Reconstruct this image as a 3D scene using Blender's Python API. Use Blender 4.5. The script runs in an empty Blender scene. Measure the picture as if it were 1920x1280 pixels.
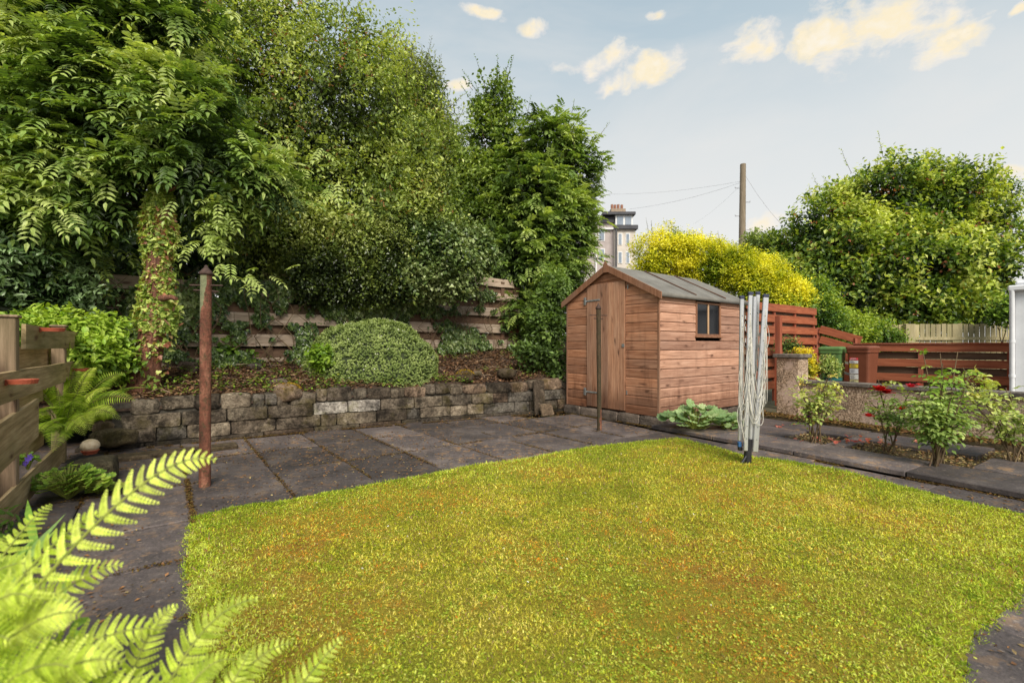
import bpy, math, random
import numpy as np
rng = np.random.default_rng(7); random.seed(7)
R = math.radians
F = 869.0; CH = 1.15; HY = 648.0
U = np.array([.8, .6, 0.]); V = np.array([-.6, .8, 0.]); Z = np.array([0, 0, 1.])
scene = bpy.context.scene
col = scene.collection

def P(px, py, Y):                                  # a point seen at (px,py) standing Y metres away
    return np.array([(px-960)/F*Y, Y, CH-(py-HY)/F*Y])
def G(px, py, z=0.):                               # a point of the level z
    Y = F*(CH-z)/(py-HY)
    return np.array([(px-960)/F*Y, Y, z])
def nrm(v):
    v = np.asarray(v, float); return v/np.maximum(np.linalg.norm(v, axis=-1, keepdims=True), 1e-9)

# ---------------------------------------------------------------- noise
def _h(ix, iy, iz):
    n = (ix*374761393 + iy*668265263 + iz*2147483647) & 0xffffffff
    n = ((n ^ (n >> 13))*1274126177) & 0xffffffff
    return ((n ^ (n >> 16)) & 0xffff)/65535.0
def vnoise(p):
    p = np.asarray(p, float); i = np.floor(p).astype(np.int64); f = p-i; f = f*f*(3-2*f)
    r = 0
    for dx in (0, 1):
        for dy in (0, 1):
            for dz in (0, 1):
                w = (f[:, 0] if dx else 1-f[:, 0])*(f[:, 1] if dy else 1-f[:, 1])*(f[:, 2] if dz else 1-f[:, 2])
                r = r+w*_h(i[:, 0]+dx, i[:, 1]+dy, i[:, 2]+dz)
    return r
def fbm(p, s=1., o=3):
    p = np.asarray(p, float)*s; r = 0; a = .5; t = 0
    for k in range(o):
        r = r+a*vnoise(p+17.3*k); t += a; p = p*2.03; a *= .5
    return r/t

# ---------------------------------------------------------------- mesh accumulator
class Acc:
    def __init__(s): s.v = []; s.c = []; s.f = []; s.n = 0
    def add(s, v, faces, c=(1, 1, 1)):
        v = np.asarray(v, float).reshape(-1, 3); c = np.asarray(c, float)
        if c.ndim == 1: c = np.repeat(c[None, :3], len(v), 0)
        s.v.append(v); s.c.append(c)
        if isinstance(faces, np.ndarray): s.f.append(faces.astype(np.int64)+s.n)
        else:
            d = {}
            for f in faces: d.setdefault(len(f), []).append(f)
            for k in d: s.f.append(np.array(d[k], np.int64)+s.n)
        s.n += len(v)
    def box(s, o, ax, ay, az, c=(1, 1, 1), bev=0.):
        """box from corner o with edge vectors; optional inset top-edge chamfer look by shrinking all sides"""
        o, ax, ay, az = [np.asarray(q, float) for q in (o, ax, ay, az)]
        if bev <= 0:
            v = [o, o+ax, o+ax+ay, o+ay, o+az, o+ax+az, o+ax+ay+az, o+ay+az]
            s.add(v, [(0, 3, 2, 1), (4, 5, 6, 7), (0, 1, 5, 4), (1, 2, 6, 5), (2, 3, 7, 6), (3, 0, 4, 7)], c)
        else:
            lx, ly, lz = [np.linalg.norm(q) for q in (ax, ay, az)]
            bx, by, bz = min(bev/lx, .45), min(bev/ly, .45), min(bev/lz, .45)
            V_ = []; idx = {}
            for i, x in enumerate((0, bx, 1-bx, 1)):
                for j, y in enumerate((0, by, 1-by, 1)):
                    for k, z in enumerate((0, bz, 1-bz, 1)):
                        e = (i in (0, 3))+(j in (0, 3))+(k in (0, 3))
                        if e == 1: idx[(i, j, k)] = len(V_); V_.append(o+ax*x+ay*y+az*z)
            fs = []
            for a in (0, 3):
                q = [idx[(a, 1, 1)], idx[(a, 2, 1)], idx[(a, 2, 2)], idx[(a, 1, 2)]]; fs.append(q if a else q[::-1])
                q = [idx[(1, a, 1)], idx[(1, a, 2)], idx[(2, a, 2)], idx[(2, a, 1)]]; fs.append(q if a else q[::-1])
                q = [idx[(1, 1, a)], idx[(2, 1, a)], idx[(2, 2, a)], idx[(1, 2, a)]]; fs.append(q if a else q[::-1])
            nb = {0: 1, 3: 2}
            for a in (0, 3):
                for b in (0, 3):
                    fs.append([idx[(a, nb[b], 1)], idx[(a, nb[b], 2)], idx[(nb[a], b, 2)], idx[(nb[a], b, 1)]])
                    fs.append([idx[(a, 1, nb[b])], idx[(a, 2, nb[b])], idx[(nb[a], 2, b)], idx[(nb[a], 1, b)]])
                    fs.append([idx[(1, a, nb[b])], idx[(2, a, nb[b])], idx[(2, nb[a], b)], idx[(1, nb[a], b)]])
                    for c_ in (0, 3):
                        fs.append([idx[(a, nb[b], nb[c_])], idx[(nb[a], b, nb[c_])], idx[(nb[a], nb[b], c_)]])
            s.add(V_, fs, c)
    def tube(s, pts, rad, n=8, c=(1, 1, 1), cap=True):
        pts = np.asarray(pts, float); m = len(pts)
        rad = np.ones(m)*rad if np.ndim(rad) == 0 else np.asarray(rad, float)
        t = nrm(np.gradient(pts, axis=0)); up = np.array([.03, .02, 1.]) if abs(t[0][2]) < .9 else np.array([1., .1, 0])
        vs = []; a = np.arange(n)/n*2*math.pi
        for i in range(m):
            x = nrm(np.cross(up, t[i])); y = np.cross(t[i], x); up = np.cross(x, t[i])*-1 if False else y*1.0
            vs.append(pts[i]+rad[i]*(np.cos(a)[:, None]*x+np.sin(a)[:, None]*y))
        v = np.concatenate(vs); i = np.arange(n); j = (i+1) % n
        f = np.concatenate([np.stack([k*n+i, k*n+j, (k+1)*n+j, (k+1)*n+i], 1) for k in range(m-1)])
        s.add(v, f, c)
        if cap:
            s.add(vs[0], [tuple(range(n))[::-1]], c); s.add(vs[-1], [tuple(range(n))], c)
    def lathe(s, base, prof, n=20, c=(1, 1, 1)):
        base = np.asarray(base, float)
        s.tube([base+np.array([0, 0, z]) for r, z in prof], [max(r, .0005) for r, z in prof], n, c)
    def prism(s, poly, d, c=(1, 1, 1)):
        poly = np.asarray(poly, float); d = np.asarray(d, float); n = len(poly)
        v = np.concatenate([poly, poly+d])
        s.add(v, [tuple(range(n))[::-1], tuple(range(n, 2*n))]+[(i, (i+1) % n, n+(i+1) % n, n+i) for i in range(n)], c)
    def scatter(s, T, pos, d, nn, L, W, c):
        """copies of a flat leaf template T=(verts (u along, v across, w lift), faces)"""
        pos = np.asarray(pos, float); N = len(pos)
        if N == 0: return
        d = nrm(d); side = nrm(np.cross(d, nn)); nn = np.cross(side, d)
        L = (np.ones(N)*L)[:, None, None]; W = (np.ones(N)*W)[:, None, None]
        tv = np.array(T[0], float); k = len(tv)
        v = pos[:, None, :]+d[:, None, :]*tv[None, :, 0:1]*L+side[:, None, :]*tv[None, :, 1:2]*W+nn[:, None, :]*tv[None, :, 2:3]*L
        c = np.asarray(c, float)
        if c.ndim == 1: c = np.repeat(c[None], N, 0)
        cc = np.repeat(c, k, 0)
        v = v.reshape(-1, 3); off = (np.arange(N)*k)[:, None, None]
        s.v.append(v); s.c.append(cc)
        dct = {}
        for f in T[1]: dct.setdefault(len(f), []).append(f)
        for q in dct: s.f.append((np.array(dct[q], np.int64)[None]+off).reshape(-1, q)+s.n)
        s.n += len(v)
    def build(s, name, mat, parent=None, smooth=False, origin=None):
        me = bpy.data.meshes.new(name)
        v = np.concatenate(s.v); c = np.concatenate(s.c)
        if origin is not None: v = v-np.asarray(origin)
        me.vertices.add(len(v)); me.vertices.foreach_set('co', v.astype(np.float32).ravel())
        lt = np.concatenate([np.full(len(f), f.shape[1], np.int32) for f in s.f])
        li = np.concatenate([f.ravel() for f in s.f]).astype(np.int32)
        me.loops.add(len(li)); me.loops.foreach_set('vertex_index', li)
        me.polygons.add(len(lt)); me.polygons.foreach_set('loop_start', np.concatenate([[0], np.cumsum(lt)[:-1]]).astype(np.int32))
        me.polygons.foreach_set('loop_total', lt)
        me.polygons.foreach_set('use_smooth', np.full(len(lt), smooth))
        me.update(calc_edges=True)
        at = me.color_attributes.new('Col', 'FLOAT_COLOR', 'POINT')
        at.data.foreach_set('color', np.concatenate([c, np.ones((len(c), 1))], 1).astype(np.float32).ravel())
        me.materials.append(mat)
        o = bpy.data.objects.new(name, me); col.objects.link(o)
        if origin is not None: o.location = tuple(origin)
        if parent is not None: o.parent = parent
        return o

def tag(o, label, cat, group=None):
    o['label'] = label; o['category'] = cat
    if group: o['group'] = group
    return o
def struct(o): o['kind'] = 'structure'; return o
def stuff(o): o['kind'] = 'stuff'; return o
def thing(name, label, cat, loc=(0, 0, 0), rz=0., group=None):
    o = bpy.data.objects.new(name, None); col.objects.link(o); o.empty_display_size = .1
    o.location = tuple(loc); o.rotation_euler = (0, 0, rz)
    return tag(o, label, cat, group)
class Part(Acc):
    """part authored in world coordinates of a thing standing (unrotated) at loc"""
    def put(s, name, mat, parent, smooth=False):
        o = Acc.build(s, name, mat, parent, smooth)
        l = parent.location; 
        if parent.parent is None: o.location = (-l[0], -l[1], -l[2])
        return o

# ---------------------------------------------------------------- materials
def newmat(name):
    m = bpy.data.materials.new(name); m.use_nodes = True; nt = m.node_tree; nt.nodes.clear()
    return m, nt
def N(nt, t, **kw):
    n = nt.nodes.new(t)
    for k, v in kw.items():
        if k.startswith('i_'): n.inputs[k[2:].replace('_', ' ')].default_value = v
        else: setattr(n, k, v)
    return n
def rgba(c): return (c[0], c[1], c[2], 1)
def ramp(nt, fac, stops):
    r = nt.nodes.new('ShaderNodeValToRGB'); e = r.color_ramp.elements
    while len(e) < len(stops): e.new(.5)
    for i, (p, c) in enumerate(stops): e[i].position = p; e[i].color = rgba(c) if np.ndim(c) else (c, c, c, 1)
    nt.links.new(fac, r.inputs[0]); return r.outputs[0]
def mix(nt, a, b, fac, bt='MIX'):
    n = nt.nodes.new('ShaderNodeMix'); n.data_type = 'RGBA'; n.blend_type = bt
    for v, k in ((fac, 0), (a, 6), (b, 7)):
        if hasattr(v, 'is_linked'): nt.links.new(v, n.inputs[k])
        else: n.inputs[k].default_value = v if k == 0 else rgba(v)
    return n.outputs[2]
def noise(nt, co, scale, detail=4, rough=.6, st=(1, 1, 1), dist=0.):
    mp = N(nt, 'ShaderNodeMapping'); mp.inputs['Scale'].default_value = st; nt.links.new(co, mp.inputs[0])
    n = N(nt, 'ShaderNodeTexNoise'); n.inputs['Scale'].default_value = scale; n.inputs['Detail'].default_value = detail
    n.inputs['Roughness'].default_value = rough; n.inputs['Distortion'].default_value = dist
    nt.links.new(mp.outputs[0], n.inputs['Vector']); return n.outputs['Fac']
def mathn(nt, op, a, b=0.):
    n = nt.nodes.new('ShaderNodeMath'); n.operation = op
    for v, k in ((a, 0), (b, 1)):
        if hasattr(v, 'is_linked'): nt.links.new(v, n.inputs[k])
        else: n.inputs[k].default_value = v
    return n.outputs[0]
def finish(m, nt, colr, rough=.8, metal=0., bump=None, bstr=.5, bdist=.01, spec=.3, trans=None):
    out = N(nt, 'ShaderNodeOutputMaterial'); b = N(nt, 'ShaderNodeBsdfPrincipled')
    if hasattr(colr, 'is_linked'): nt.links.new(colr, b.inputs['Base Color'])
    else: b.inputs['Base Color'].default_value = rgba(colr)
    if hasattr(rough, 'is_linked'): nt.links.new(rough, b.inputs['Roughness'])
    else: b.inputs['Roughness'].default_value = rough
    b.inputs['Metallic'].default_value = metal; b.inputs['Specular IOR Level'].default_value = spec
    if bump is not None:
        bn = N(nt, 'ShaderNodeBump'); bn.inputs['Strength'].default_value = bstr; bn.inputs['Distance'].default_value = bdist
        nt.links.new(bump, bn.inputs['Height']); nt.links.new(bn.outputs[0], b.inputs['Normal'])
    sh = b.outputs[0]
    if trans:
        t = N(nt, 'ShaderNodeBsdfTranslucent'); c2 = mix(nt, colr, (1.0, 1.0, .35), 1., 'MULTIPLY')
        c3 = mix(nt, c2, (1.7, 1.7, 1.7), 1., 'MULTIPLY'); nt.links.new(c3, t.inputs[0])
        ms = N(nt, 'ShaderNodeMixShader'); ms.inputs[0].default_value = trans
        nt.links.new(sh, ms.inputs[1]); nt.links.new(t.outputs[0], ms.inputs[2]); sh = ms.outputs[0]
    nt.links.new(sh, out.inputs[0]); return m
def oc(nt): return N(nt, 'ShaderNodeTexCoord').outputs['Object']
def attr(nt): return N(nt, 'ShaderNodeAttribute', attribute_name='Col').outputs['Color']
def island(nt): return N(nt, 'ShaderNodeNewGeometry').outputs['Random Per Island']

def m_leaf(name, rough=.45, trans=.3, spec=.35):
    m, nt = newmat(name); c = attr(nt)
    v = noise(nt, oc(nt), 60., 2); c = mix(nt, c, ramp(nt, v, [(.3, .72), (.7, 1.18)]), 1., 'MULTIPLY')
    return finish(m, nt, c, rough, spec=spec, trans=trans)
def m_plain(name, c1, c2=None, scale=6., rough=.8, metal=0., bstr=.4, bscale=40., isl=.15, vc=False, spec=.3, bdist=.01, st=(1, 1, 1)):
    m, nt = newmat(name); co = oc(nt)
    c2 = c2 or [q*.7 for q in c1]
    c = mix(nt, c1, c2, ramp(nt, noise(nt, co, scale, 6, .65, st), [(.35, 0.), (.68, 1.)]))
    if isl: c = mix(nt, c, ramp(nt, island(nt), [(0., 1-isl), (1., 1+isl)]), 1., 'MULTIPLY')
    if vc: c = mix(nt, c, attr(nt), 1., 'MULTIPLY')
    return finish(m, nt, c, rough, metal, noise(nt, co, bscale, 5, .7), bstr, bdist, spec)
def m_wood(name, cols, axis, rough=.75, grime=(.25, .2, .17), gam=.35, knots=True, sc=1.):
    """axis: 0,1,2 = the direction the grain runs in object space"""
    m, nt = newmat(name); co = oc(nt)
    st = [14., 14., 14.]; st[axis] = .9
    isl = island(nt)
    off = N(nt, 'ShaderNodeCombineXYZ')
    for i in range(3): nt.links.new(mathn(nt, 'MULTIPLY', isl, 9.+3*i), off.inputs[i])
    va = N(nt, 'ShaderNodeVectorMath', operation='ADD'); nt.links.new(co, va.inputs[0]); nt.links.new(off.outputs[0], va.inputs[1])
    cv = va.outputs[0]
    g = noise(nt, cv, 2.6*sc, 8, .7, st, .4)
    c = ramp(nt, g, [(.28, cols[0]), (.5, cols[1]), (.72, cols[2])])
    big = noise(nt, cv, 1.6, 3, .5, [1.5 if i != axis else .6 for i in range(3)])
    c = mix(nt, c, grime, mathn(nt, 'MULTIPLY', ramp(nt, big, [(.42, 0.), (.75, 1.)]), gam))
    c = mix(nt, c, ramp(nt, isl, [(0., (.72, .70, .70)), (.5, (1., .97, .94)), (1., (1.22, 1.18, 1.12))]), 1., 'MULTIPLY')
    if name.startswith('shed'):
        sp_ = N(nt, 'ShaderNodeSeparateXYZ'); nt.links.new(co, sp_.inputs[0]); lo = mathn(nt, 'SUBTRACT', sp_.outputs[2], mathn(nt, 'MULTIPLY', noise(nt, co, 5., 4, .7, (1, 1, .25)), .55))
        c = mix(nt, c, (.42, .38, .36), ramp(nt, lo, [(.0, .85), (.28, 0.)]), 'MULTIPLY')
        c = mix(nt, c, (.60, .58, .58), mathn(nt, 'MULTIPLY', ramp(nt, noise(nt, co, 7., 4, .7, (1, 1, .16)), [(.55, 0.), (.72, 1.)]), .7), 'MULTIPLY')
    h = g
    if knots:
        ks = [7., 7., 7.]; ks[axis] = 2.6
        mp = N(nt, 'ShaderNodeMapping'); mp.inputs['Scale'].default_value = ks; nt.links.new(cv, mp.inputs[0])
        dn = N(nt, 'ShaderNodeTexNoise'); dn.inputs['Scale'].default_value = 2.; nt.links.new(mp.outputs[0], dn.inputs[0])
        wv = N(nt, 'ShaderNodeVectorMath', operation='MULTIPLY_ADD'); nt.links.new(dn.outputs['Color'], wv.inputs[0])
        wv.inputs[1].default_value = (.5, .5, .5); nt.links.new(mp.outputs[0], wv.inputs[2])
        vo = N(nt, 'ShaderNodeTexVoronoi'); vo.inputs['Scale'].default_value = 1.; nt.links.new(wv.outputs[0], vo.inputs['Vector'])
        k = ramp(nt, vo.outputs['Distance'], [(.09, 1.), (.17, 0.)])
        k2 = ramp(nt, vo.outputs['Distance'], [(.12, 0.), (.17, .35), (.24, 0.)])
        c = mix(nt, c, (.07, .03, .018), mathn(nt, 'MULTIPLY', k, .8)); c = mix(nt, c, (.12, .05, .03), k2)
    return finish(m, nt, c, rough, bump=h, bstr=.35, bdist=.004, spec=.25)

LEAF = m_leaf('leaf'); GLOSS = m_leaf('glossy_leaf', .3, .15, .5); FERN = m_leaf('fern_leaf', .5, .4, .25)
GRASS = m_leaf('grass_blade', .6, .38, .15); PETAL = m_leaf('petal', .6, .3, .2)
DRY = m_leaf('dead_leaf', .8, .1, .2)
BARK = m_plain('bark', (.12, .075, .05), (.045, .03, .022), 9., .9, bstr=1., bscale=30., isl=0, bdist=.03, st=(3, 3, .7))
REDBARK = m_plain('peeling_bark', (.30, .13, .085), (.09, .04, .028), 7., .9, bstr=1., bscale=26., isl=0, bdist=.04, st=(5, 5, .6))
STEM = m_plain('stem', (.16, .12, .06), (.09, .05, .035), 20., .8, isl=.2)
GSTEM = m_plain('green_stem', (.30, .33, .06), (.16, .2, .04), 20., .7, isl=.2)

# ---------------------------------------------------------------- leaf templates
T_LEAF = ([(0, 0, 0), (.45, -.5, .09), (1, 0, -.06), (.45, .5, .09)], [(0, 2, 1), (0, 3, 2)])
T_OVAL = ([(0, 0, 0), (.25, -.38, .06), (.65, -.42, .04), (1, 0, -.1), (.65, .42, .04), (.25, .38, .06), (.5, 0, 0)],
          [(0, 6, 1), (1, 6, 2), (2, 6, 3), (3, 6, 4), (4, 6, 5), (5, 6, 0)])
T_LANCE = ([(0, 0, 0), (.3, -.5, .05), (.68, -.33, .0), (1, 0, -.16), (.68, .33, .0), (.3, .5, .05), (.45, 0, 0.0)],
           [(0, 6, 1), (1, 6, 2), (2, 6, 3), (3, 6, 4), (4, 6, 5), (5, 6, 0)])
T_IVY = ([(0, 0, 0), (-.1, -.3, .02), (.25, -.55, .05), (.4, -.25, .02), (.62, -.3, 0), (1, 0, -.1), (.62, .3, 0), (.4, .25, .02), (.25, .55, .05), (-.1, .3, .02)],
         [(0, 2, 1), (0, 3, 2), (0, 5, 3), (3, 5, 4), (0, 7, 5), (5, 7, 6), (0, 8, 7), (0, 9, 8)])
T_BLADE = ([(0, -.5, 0), (0, .5, 0), (.55, .35, .05), (.55, -.35, .05), (1, 0, -.12)], [(0, 1, 2, 3), (3, 2, 4)])
T_TRI = ([(0, -.5, 0), (0, .5, 0), (1, 0, 0)], [(0, 1, 2)])
_n = 9
_lob = [(.5+.5*math.cos(a)*(1.0 if i % 2 else .84), .5*math.sin(a)*(1.0 if i % 2 else .84), .05 if i % 2 else -.03) for i, a in enumerate(np.linspace(math.pi, -math.pi, 19)[:-1])]
T_LOBED = ([(.42, 0, -.06)]+_lob, [(0, 1+i, 1+(i+1) % 18) for i in range(18)])
T_LOBED = (T_LOBED[0], [(0, 1+(i+1) % 18, 1+i) for i in range(18)])

def rnd_dir(n):
    v = rng.normal(size=(n, 3)); return nrm(v)
def palette(cols, n, jit=.12, t=None):
    cols = np.array(cols, float); t = rng.random(n) if t is None else np.clip(t, 0, .999)
    x = t*(len(cols)-1); i = x.astype(int); f = (x-i)[:, None]
    c = cols[i]*(1-f)+cols[np.minimum(i+1, len(cols)-1)]*f
    return np.clip(c*(1+jit*rng.normal(size=(n, 1))), .004, 1)

def bl(px, py, Y, rx, ry, rd=None, w=1.):
    """crown lobe given by where it is seen and how large"""
    k = Y/F; rx_, rz_ = rx*k, ry*k
    return (P(px, py, Y), np.array([rx_, rd if rd else (rx_+rz_)/2*.8, rz_]), w)
def lobe_points(blobs, n, rmin=.75, rmax=1.05, rough=.35, gate=None, front=True, seed=0., nsc=1.6):
    out = []; outn = []; outr = []
    vol = np.array([b[2]*(b[1][0]*b[1][2]+b[1][1]*b[1][2]+b[1][0]*b[1][1]) for b in blobs]); cnt = (vol/vol.sum()*n).astype(int)
    for (c, r, w), m in zip(blobs, cnt):
        d = rnd_dir(m)
        if front: d[:, 1] = np.where((d[:, 1] > .35), -d[:, 1], d[:, 1])
        rr = rng.uniform(rmin, rmax, m)
        s = 1+rough*2*(fbm(d*2.2+c+seed, nsc, 3)-.5)+rough*.8*(vnoise((d*7+c*3))-.5)
        p = c+d*r*(rr*s)[:, None]; out.append(p); outn.append(nrm(d/r)); outr.append(rr)
    p = np.concatenate(out); nn = np.concatenate(outn); rr = np.concatenate(outr)
    if gate is not None:
        g = fbm(p+31+seed, 2.2, 3); k = g > gate; p, nn, rr, g = p[k], nn[k], rr[k], g[k]
    return p, nn, rr
def crown(acc, blobs, n, k=7, size=.05, wid=.5, cols=None, tw=.22, up=.35, T=T_LEAF, spread=.5, droop=0., **kw):
    p, nn, rr = lobe_points(blobs, n, **kw); m = len(p)
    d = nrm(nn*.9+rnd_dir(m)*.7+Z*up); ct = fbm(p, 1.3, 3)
    t = np.clip((ct-.5)*2.0+.48+(rr-.9)*1.3+nn[:, 2]*.25+(vnoise(p*5.)-.5)*.5+rng.normal(size=m)*.12, 0, 1)  # crown shading in the leaf colour: darker inside and below, lighter on top
    P_ = []; D_ = []; N_ = []; C_ = []
    for j in range(k):
        f = (j+.5)/k; q = p+d*(tw*(f-.3))+rnd_dir(m)*tw*.28*spread*2
        side = nrm(np.cross(d, rnd_dir(m)))
        dd = nrm(d*.5+side*.9+Z*(-droop)); P_.append(q); D_.append(dd)
        N_.append(nrm(Z*.9+nn*.4+rnd_dir(m)*.55)); C_.append(palette(cols, m, .15, t+rng.normal(size=m)*.1))
    P_ = np.concatenate(P_); sz = size*rng.uniform(.65, 1.25, len(P_))
    acc.scatter(T, P_, np.concatenate(D_), np.concatenate(N_), sz, sz*wid, np.concatenate(C_))
def pinnate(acc, p, r, n, L, pairs, leaflet, wid, cols, t=None, droop=.15):
    """compound leaves: leaflets in pairs along a rachis"""
    m = len(p); r = nrm(r); s = nrm(np.cross(r, n)); n = np.cross(s, r); L = np.ones(m)*L
    base = palette(cols, m, .1, t)
    for j in range(pairs+1):
        f = (j+1)/(pairs+1); q = p+r*(L*f)[:, None]-Z*(L*f*f*.28)[:, None]
        rr = nrm(r-Z*(.5*f))
        if j == pairs:
            acc.scatter(T_LANCE, q, rr, n, leaflet*1.05*L/L.mean(), wid*L/L.mean(), base)
        else:
            for sg in (-1, 1):
                sz = leaflet*(1-.35*abs(f-.55))*rng.uniform(.85, 1.1, m)*L/L.mean()
                acc.scatter(T_LANCE, q, nrm(rr*.5+s*sg-Z*droop+rnd_dir(m)*.12), nrm(n+rnd_dir(m)*.2), sz, sz*wid/leaflet, base*rng.uniform(.88, 1.12, (m, 1)))
def limbs(acc, base, blobs, r0, fork, n_tw=8, c=(1, 1, 1), wig=.15):
    base = np.asarray(base, float); fork = np.asarray(fork, float)
    t = np.linspace(0, 1, 7)[:, None]; w = rng.normal(size=(7, 3))*wig*.3*np.sin(t*math.pi)
    acc.tube(base*(1-t)+fork*t+w, np.linspace(r0, r0*.65, 7), 9, c)
    for b in blobs:
        cc, rr = b[0], b[1]; t = np.linspace(0, 1, 7)[:, None]
        mid = (fork+cc)/2+np.array([0, 0, .25*np.linalg.norm(cc-fork)*.3])
        pts = (1-t)**2*fork+2*t*(1-t)*mid+t*t*(cc+rr*np.array([0, 0, .3])); pts = pts+rng.normal(size=(7, 3))*wig*.25*np.sin(t*math.pi)
        acc.tube(pts, np.linspace(r0*.5, r0*.16, 7), 6, c)
        for q in range(n_tw):
            d = rnd_dir(1)[0]; d[2] = abs(d[2])*.8; e = cc+d*rr*.9; s0 = pts[rng.integers(3, 6)]
            tt = np.linspace(0, 1, 5)[:, None]
            acc.tube(s0*(1-tt)+e*tt+rng.normal(size=(5, 3))*.05*np.linalg.norm(e-s0)*np.sin(tt*math.pi), np.linspace(r0*.14, .006, 5), 4, c, False)

# ================================================================ CAMERA, LIGHT, SKY
cam = bpy.data.objects.new('camera', bpy.data.cameras.new('camera')); col.objects.link(cam)
cam.location = (0, 0, CH); cam.rotation_euler = (R(90), 0, 0)
cam.data.sensor_width = 36; cam.data.lens = 36*F/1920; cam.data.shift_y = 8/1920
cam.data.clip_end = 2000; cam.data.clip_start = .05
cam.data.dof.use_dof = True; cam.data.dof.focus_distance = 5.0; cam.data.dof.aperture_fstop = 2.5
scene.camera = cam
scene.view_settings.view_transform = 'Standard'; scene.view_settings.look = 'None'
scene.view_settings.exposure = 0; scene.view_settings.gamma = 1

SEL, SAZ = 43., 166.            # sun elevation, compass azimuth from +Y towards +X
sd = np.array([math.sin(R(SAZ))*math.cos(R(SEL)), math.cos(R(SAZ))*math.cos(R(SEL)), math.sin(R(SEL))])
sun = bpy.data.objects.new('sun', bpy.data.lights.new('sun', 'SUN')); col.objects.link(sun)
from mathutils import Vector
sun.rotation_euler = Vector(sd).to_track_quat('Z', 'Y').to_euler()
sun.data.energy = 5.0; sun.data.angle = R(30); sun.data.color = (1., .93, .80)

w = bpy.data.worlds.new('World'); scene.world = w; w.use_nodes = True; nt = w.node_tree; nt.nodes.clear()
out = N(nt, 'ShaderNodeOutputWorld'); bg = N(nt, 'ShaderNodeBackground'); nt.links.new(bg.outputs[0], out.inputs[0])
sk = N(nt, 'ShaderNodeTexSky'); sk.sky_type = 'NISHITA'; sk.sun_disc = False
sk.sun_elevation = R(SEL); sk.sun_rotation = R(SAZ); sk.air_density = 1.2; sk.dust_density = 2.
tc = N(nt, 'ShaderNodeTexCoord'); sep = N(nt, 'ShaderNodeSeparateXYZ'); nt.links.new(tc.outputs['Generated'], sep.inputs[0])
az = mathn(nt, 'ARCTAN2', sep.outputs[0], sep.outputs[1]); el = mathn(nt, 'ARCSINE', sep.outputs[2])
skc = mix(nt, sk.outputs[0], (.1, .1, .1), 1., 'MULTIPLY')
# thin high haze whitening towards the horizon
hz = ramp(nt, el, [(0., (.92, .90, .86)), (.2, (.88, .88, .86)), (.38, (.76, .80, .81)), (.56, (.52, .63, .70)), (.8, (.38, .50, .60))])
skc = mix(nt, skc, hz, .93)
wisp = noise(nt, tc.outputs['Generated'], 2.2, 5, .6, (1, 1, 2.5), .5)
skc = mix(nt, skc, (.85, .83, .80), mathn(nt, 'MULTIPLY', ramp(nt, wisp, [(.42, 0.), (.75, 1.)]), .5))
def azel(px, py):
    d = P(px, py, 1.)-np.array([0, 0, CH]); return math.atan2(d[0], d[1]), math.asin(d[2]/np.linalg.norm(d))
n1 = noise(nt, tc.outputs['Generated'], 15., 9, .62, (1, 1, 1.5), .25)
clouds = [(1420, 78, 95, 44, 1), (1540, 60, 110, 58, 1), (1640, 45, 130, 70, 1), (1760, 66, 120, 42, 1),
          (1110, 112, 75, 32, 1), (1205, 148, 85, 38, 1), (900, 14, 55, 18, .8), (985, 40, 40, 30, .7), (1220, 38, 36, 18, .7),
          (850, 168, 60, 30, .6), (1900, 318, 85, 34, .8), (1440, 415, 75, 40, .55), (1920, 10, 60, 20, .7), (480, 5, 130, 30, .9), (1290, -60, 160, 40, .8),
          (300, -120, 260, 60, .8), (1560, -190, 300, 70, .9)]
wn_ = N(nt, 'ShaderNodeTexNoise'); wn_.inputs['Scale'].default_value = 7.; wn_.inputs['Detail'].default_value = 3; nt.links.new(tc.outputs['Generated'], wn_.inputs['Vector'])
ws_ = N(nt, 'ShaderNodeSeparateColor'); nt.links.new(wn_.outputs['Color'], ws_.inputs[0])
az = mathn(nt, 'ADD', az, mathn(nt, 'MULTIPLY', mathn(nt, 'SUBTRACT', ws_.outputs[0], .5), .16)); el = mathn(nt, 'ADD', el, mathn(nt, 'MULTIPLY', mathn(nt, 'SUBTRACT', ws_.outputs[1], .5), .10))
ae = N(nt, 'ShaderNodeCombineXYZ'); nt.links.new(az, ae.inputs[0]); nt.links.new(el, ae.inputs[1])
mn_ = None
for (px, py, rx, ry, s_) in clouds:
    a0, e0 = azel(px, py); a1, _ = azel(px+rx, py); _, e1 = azel(px, py-ry); kx, ky = 1/abs(a1-a0)/s_, 1/abs(e1-e0)/s_
    vm = N(nt, 'ShaderNodeVectorMath', operation='MULTIPLY_ADD'); nt.links.new(ae.outputs[0], vm.inputs[0]); vm.inputs[1].default_value = (kx, ky, 0); vm.inputs[2].default_value = (-a0*kx, -e0*ky, 0)
    ln = N(nt, 'ShaderNodeVectorMath', operation='LENGTH'); nt.links.new(vm.outputs[0], ln.inputs[0])
    mn_ = ln.outputs['Value'] if mn_ is None else mathn(nt, 'MINIMUM', mn_, ln.outputs['Value'])
tot = mathn(nt, 'MAXIMUM', mathn(nt, 'SUBTRACT', 1.45, mn_), 0.)
dens = mathn(nt, 'ADD', mathn(nt, 'SUBTRACT', mathn(nt, 'MULTIPLY', mathn(nt, 'MINIMUM', tot, 1.05), 1.25), .62), mathn(nt, 'MULTIPLY', mathn(nt, 'SUBTRACT', n1, .5), 3.4))
dens = mathn(nt, 'MULTIPLY', dens, ramp(nt, tot, [(0., 0.), (.45, 1.)]))
cm = ramp(nt, dens, [(.0, 0.), (.3, .45), (.75, .95)])
n2 = noise(nt, tc.outputs['Generated'], 16., 5, .6)
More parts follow.
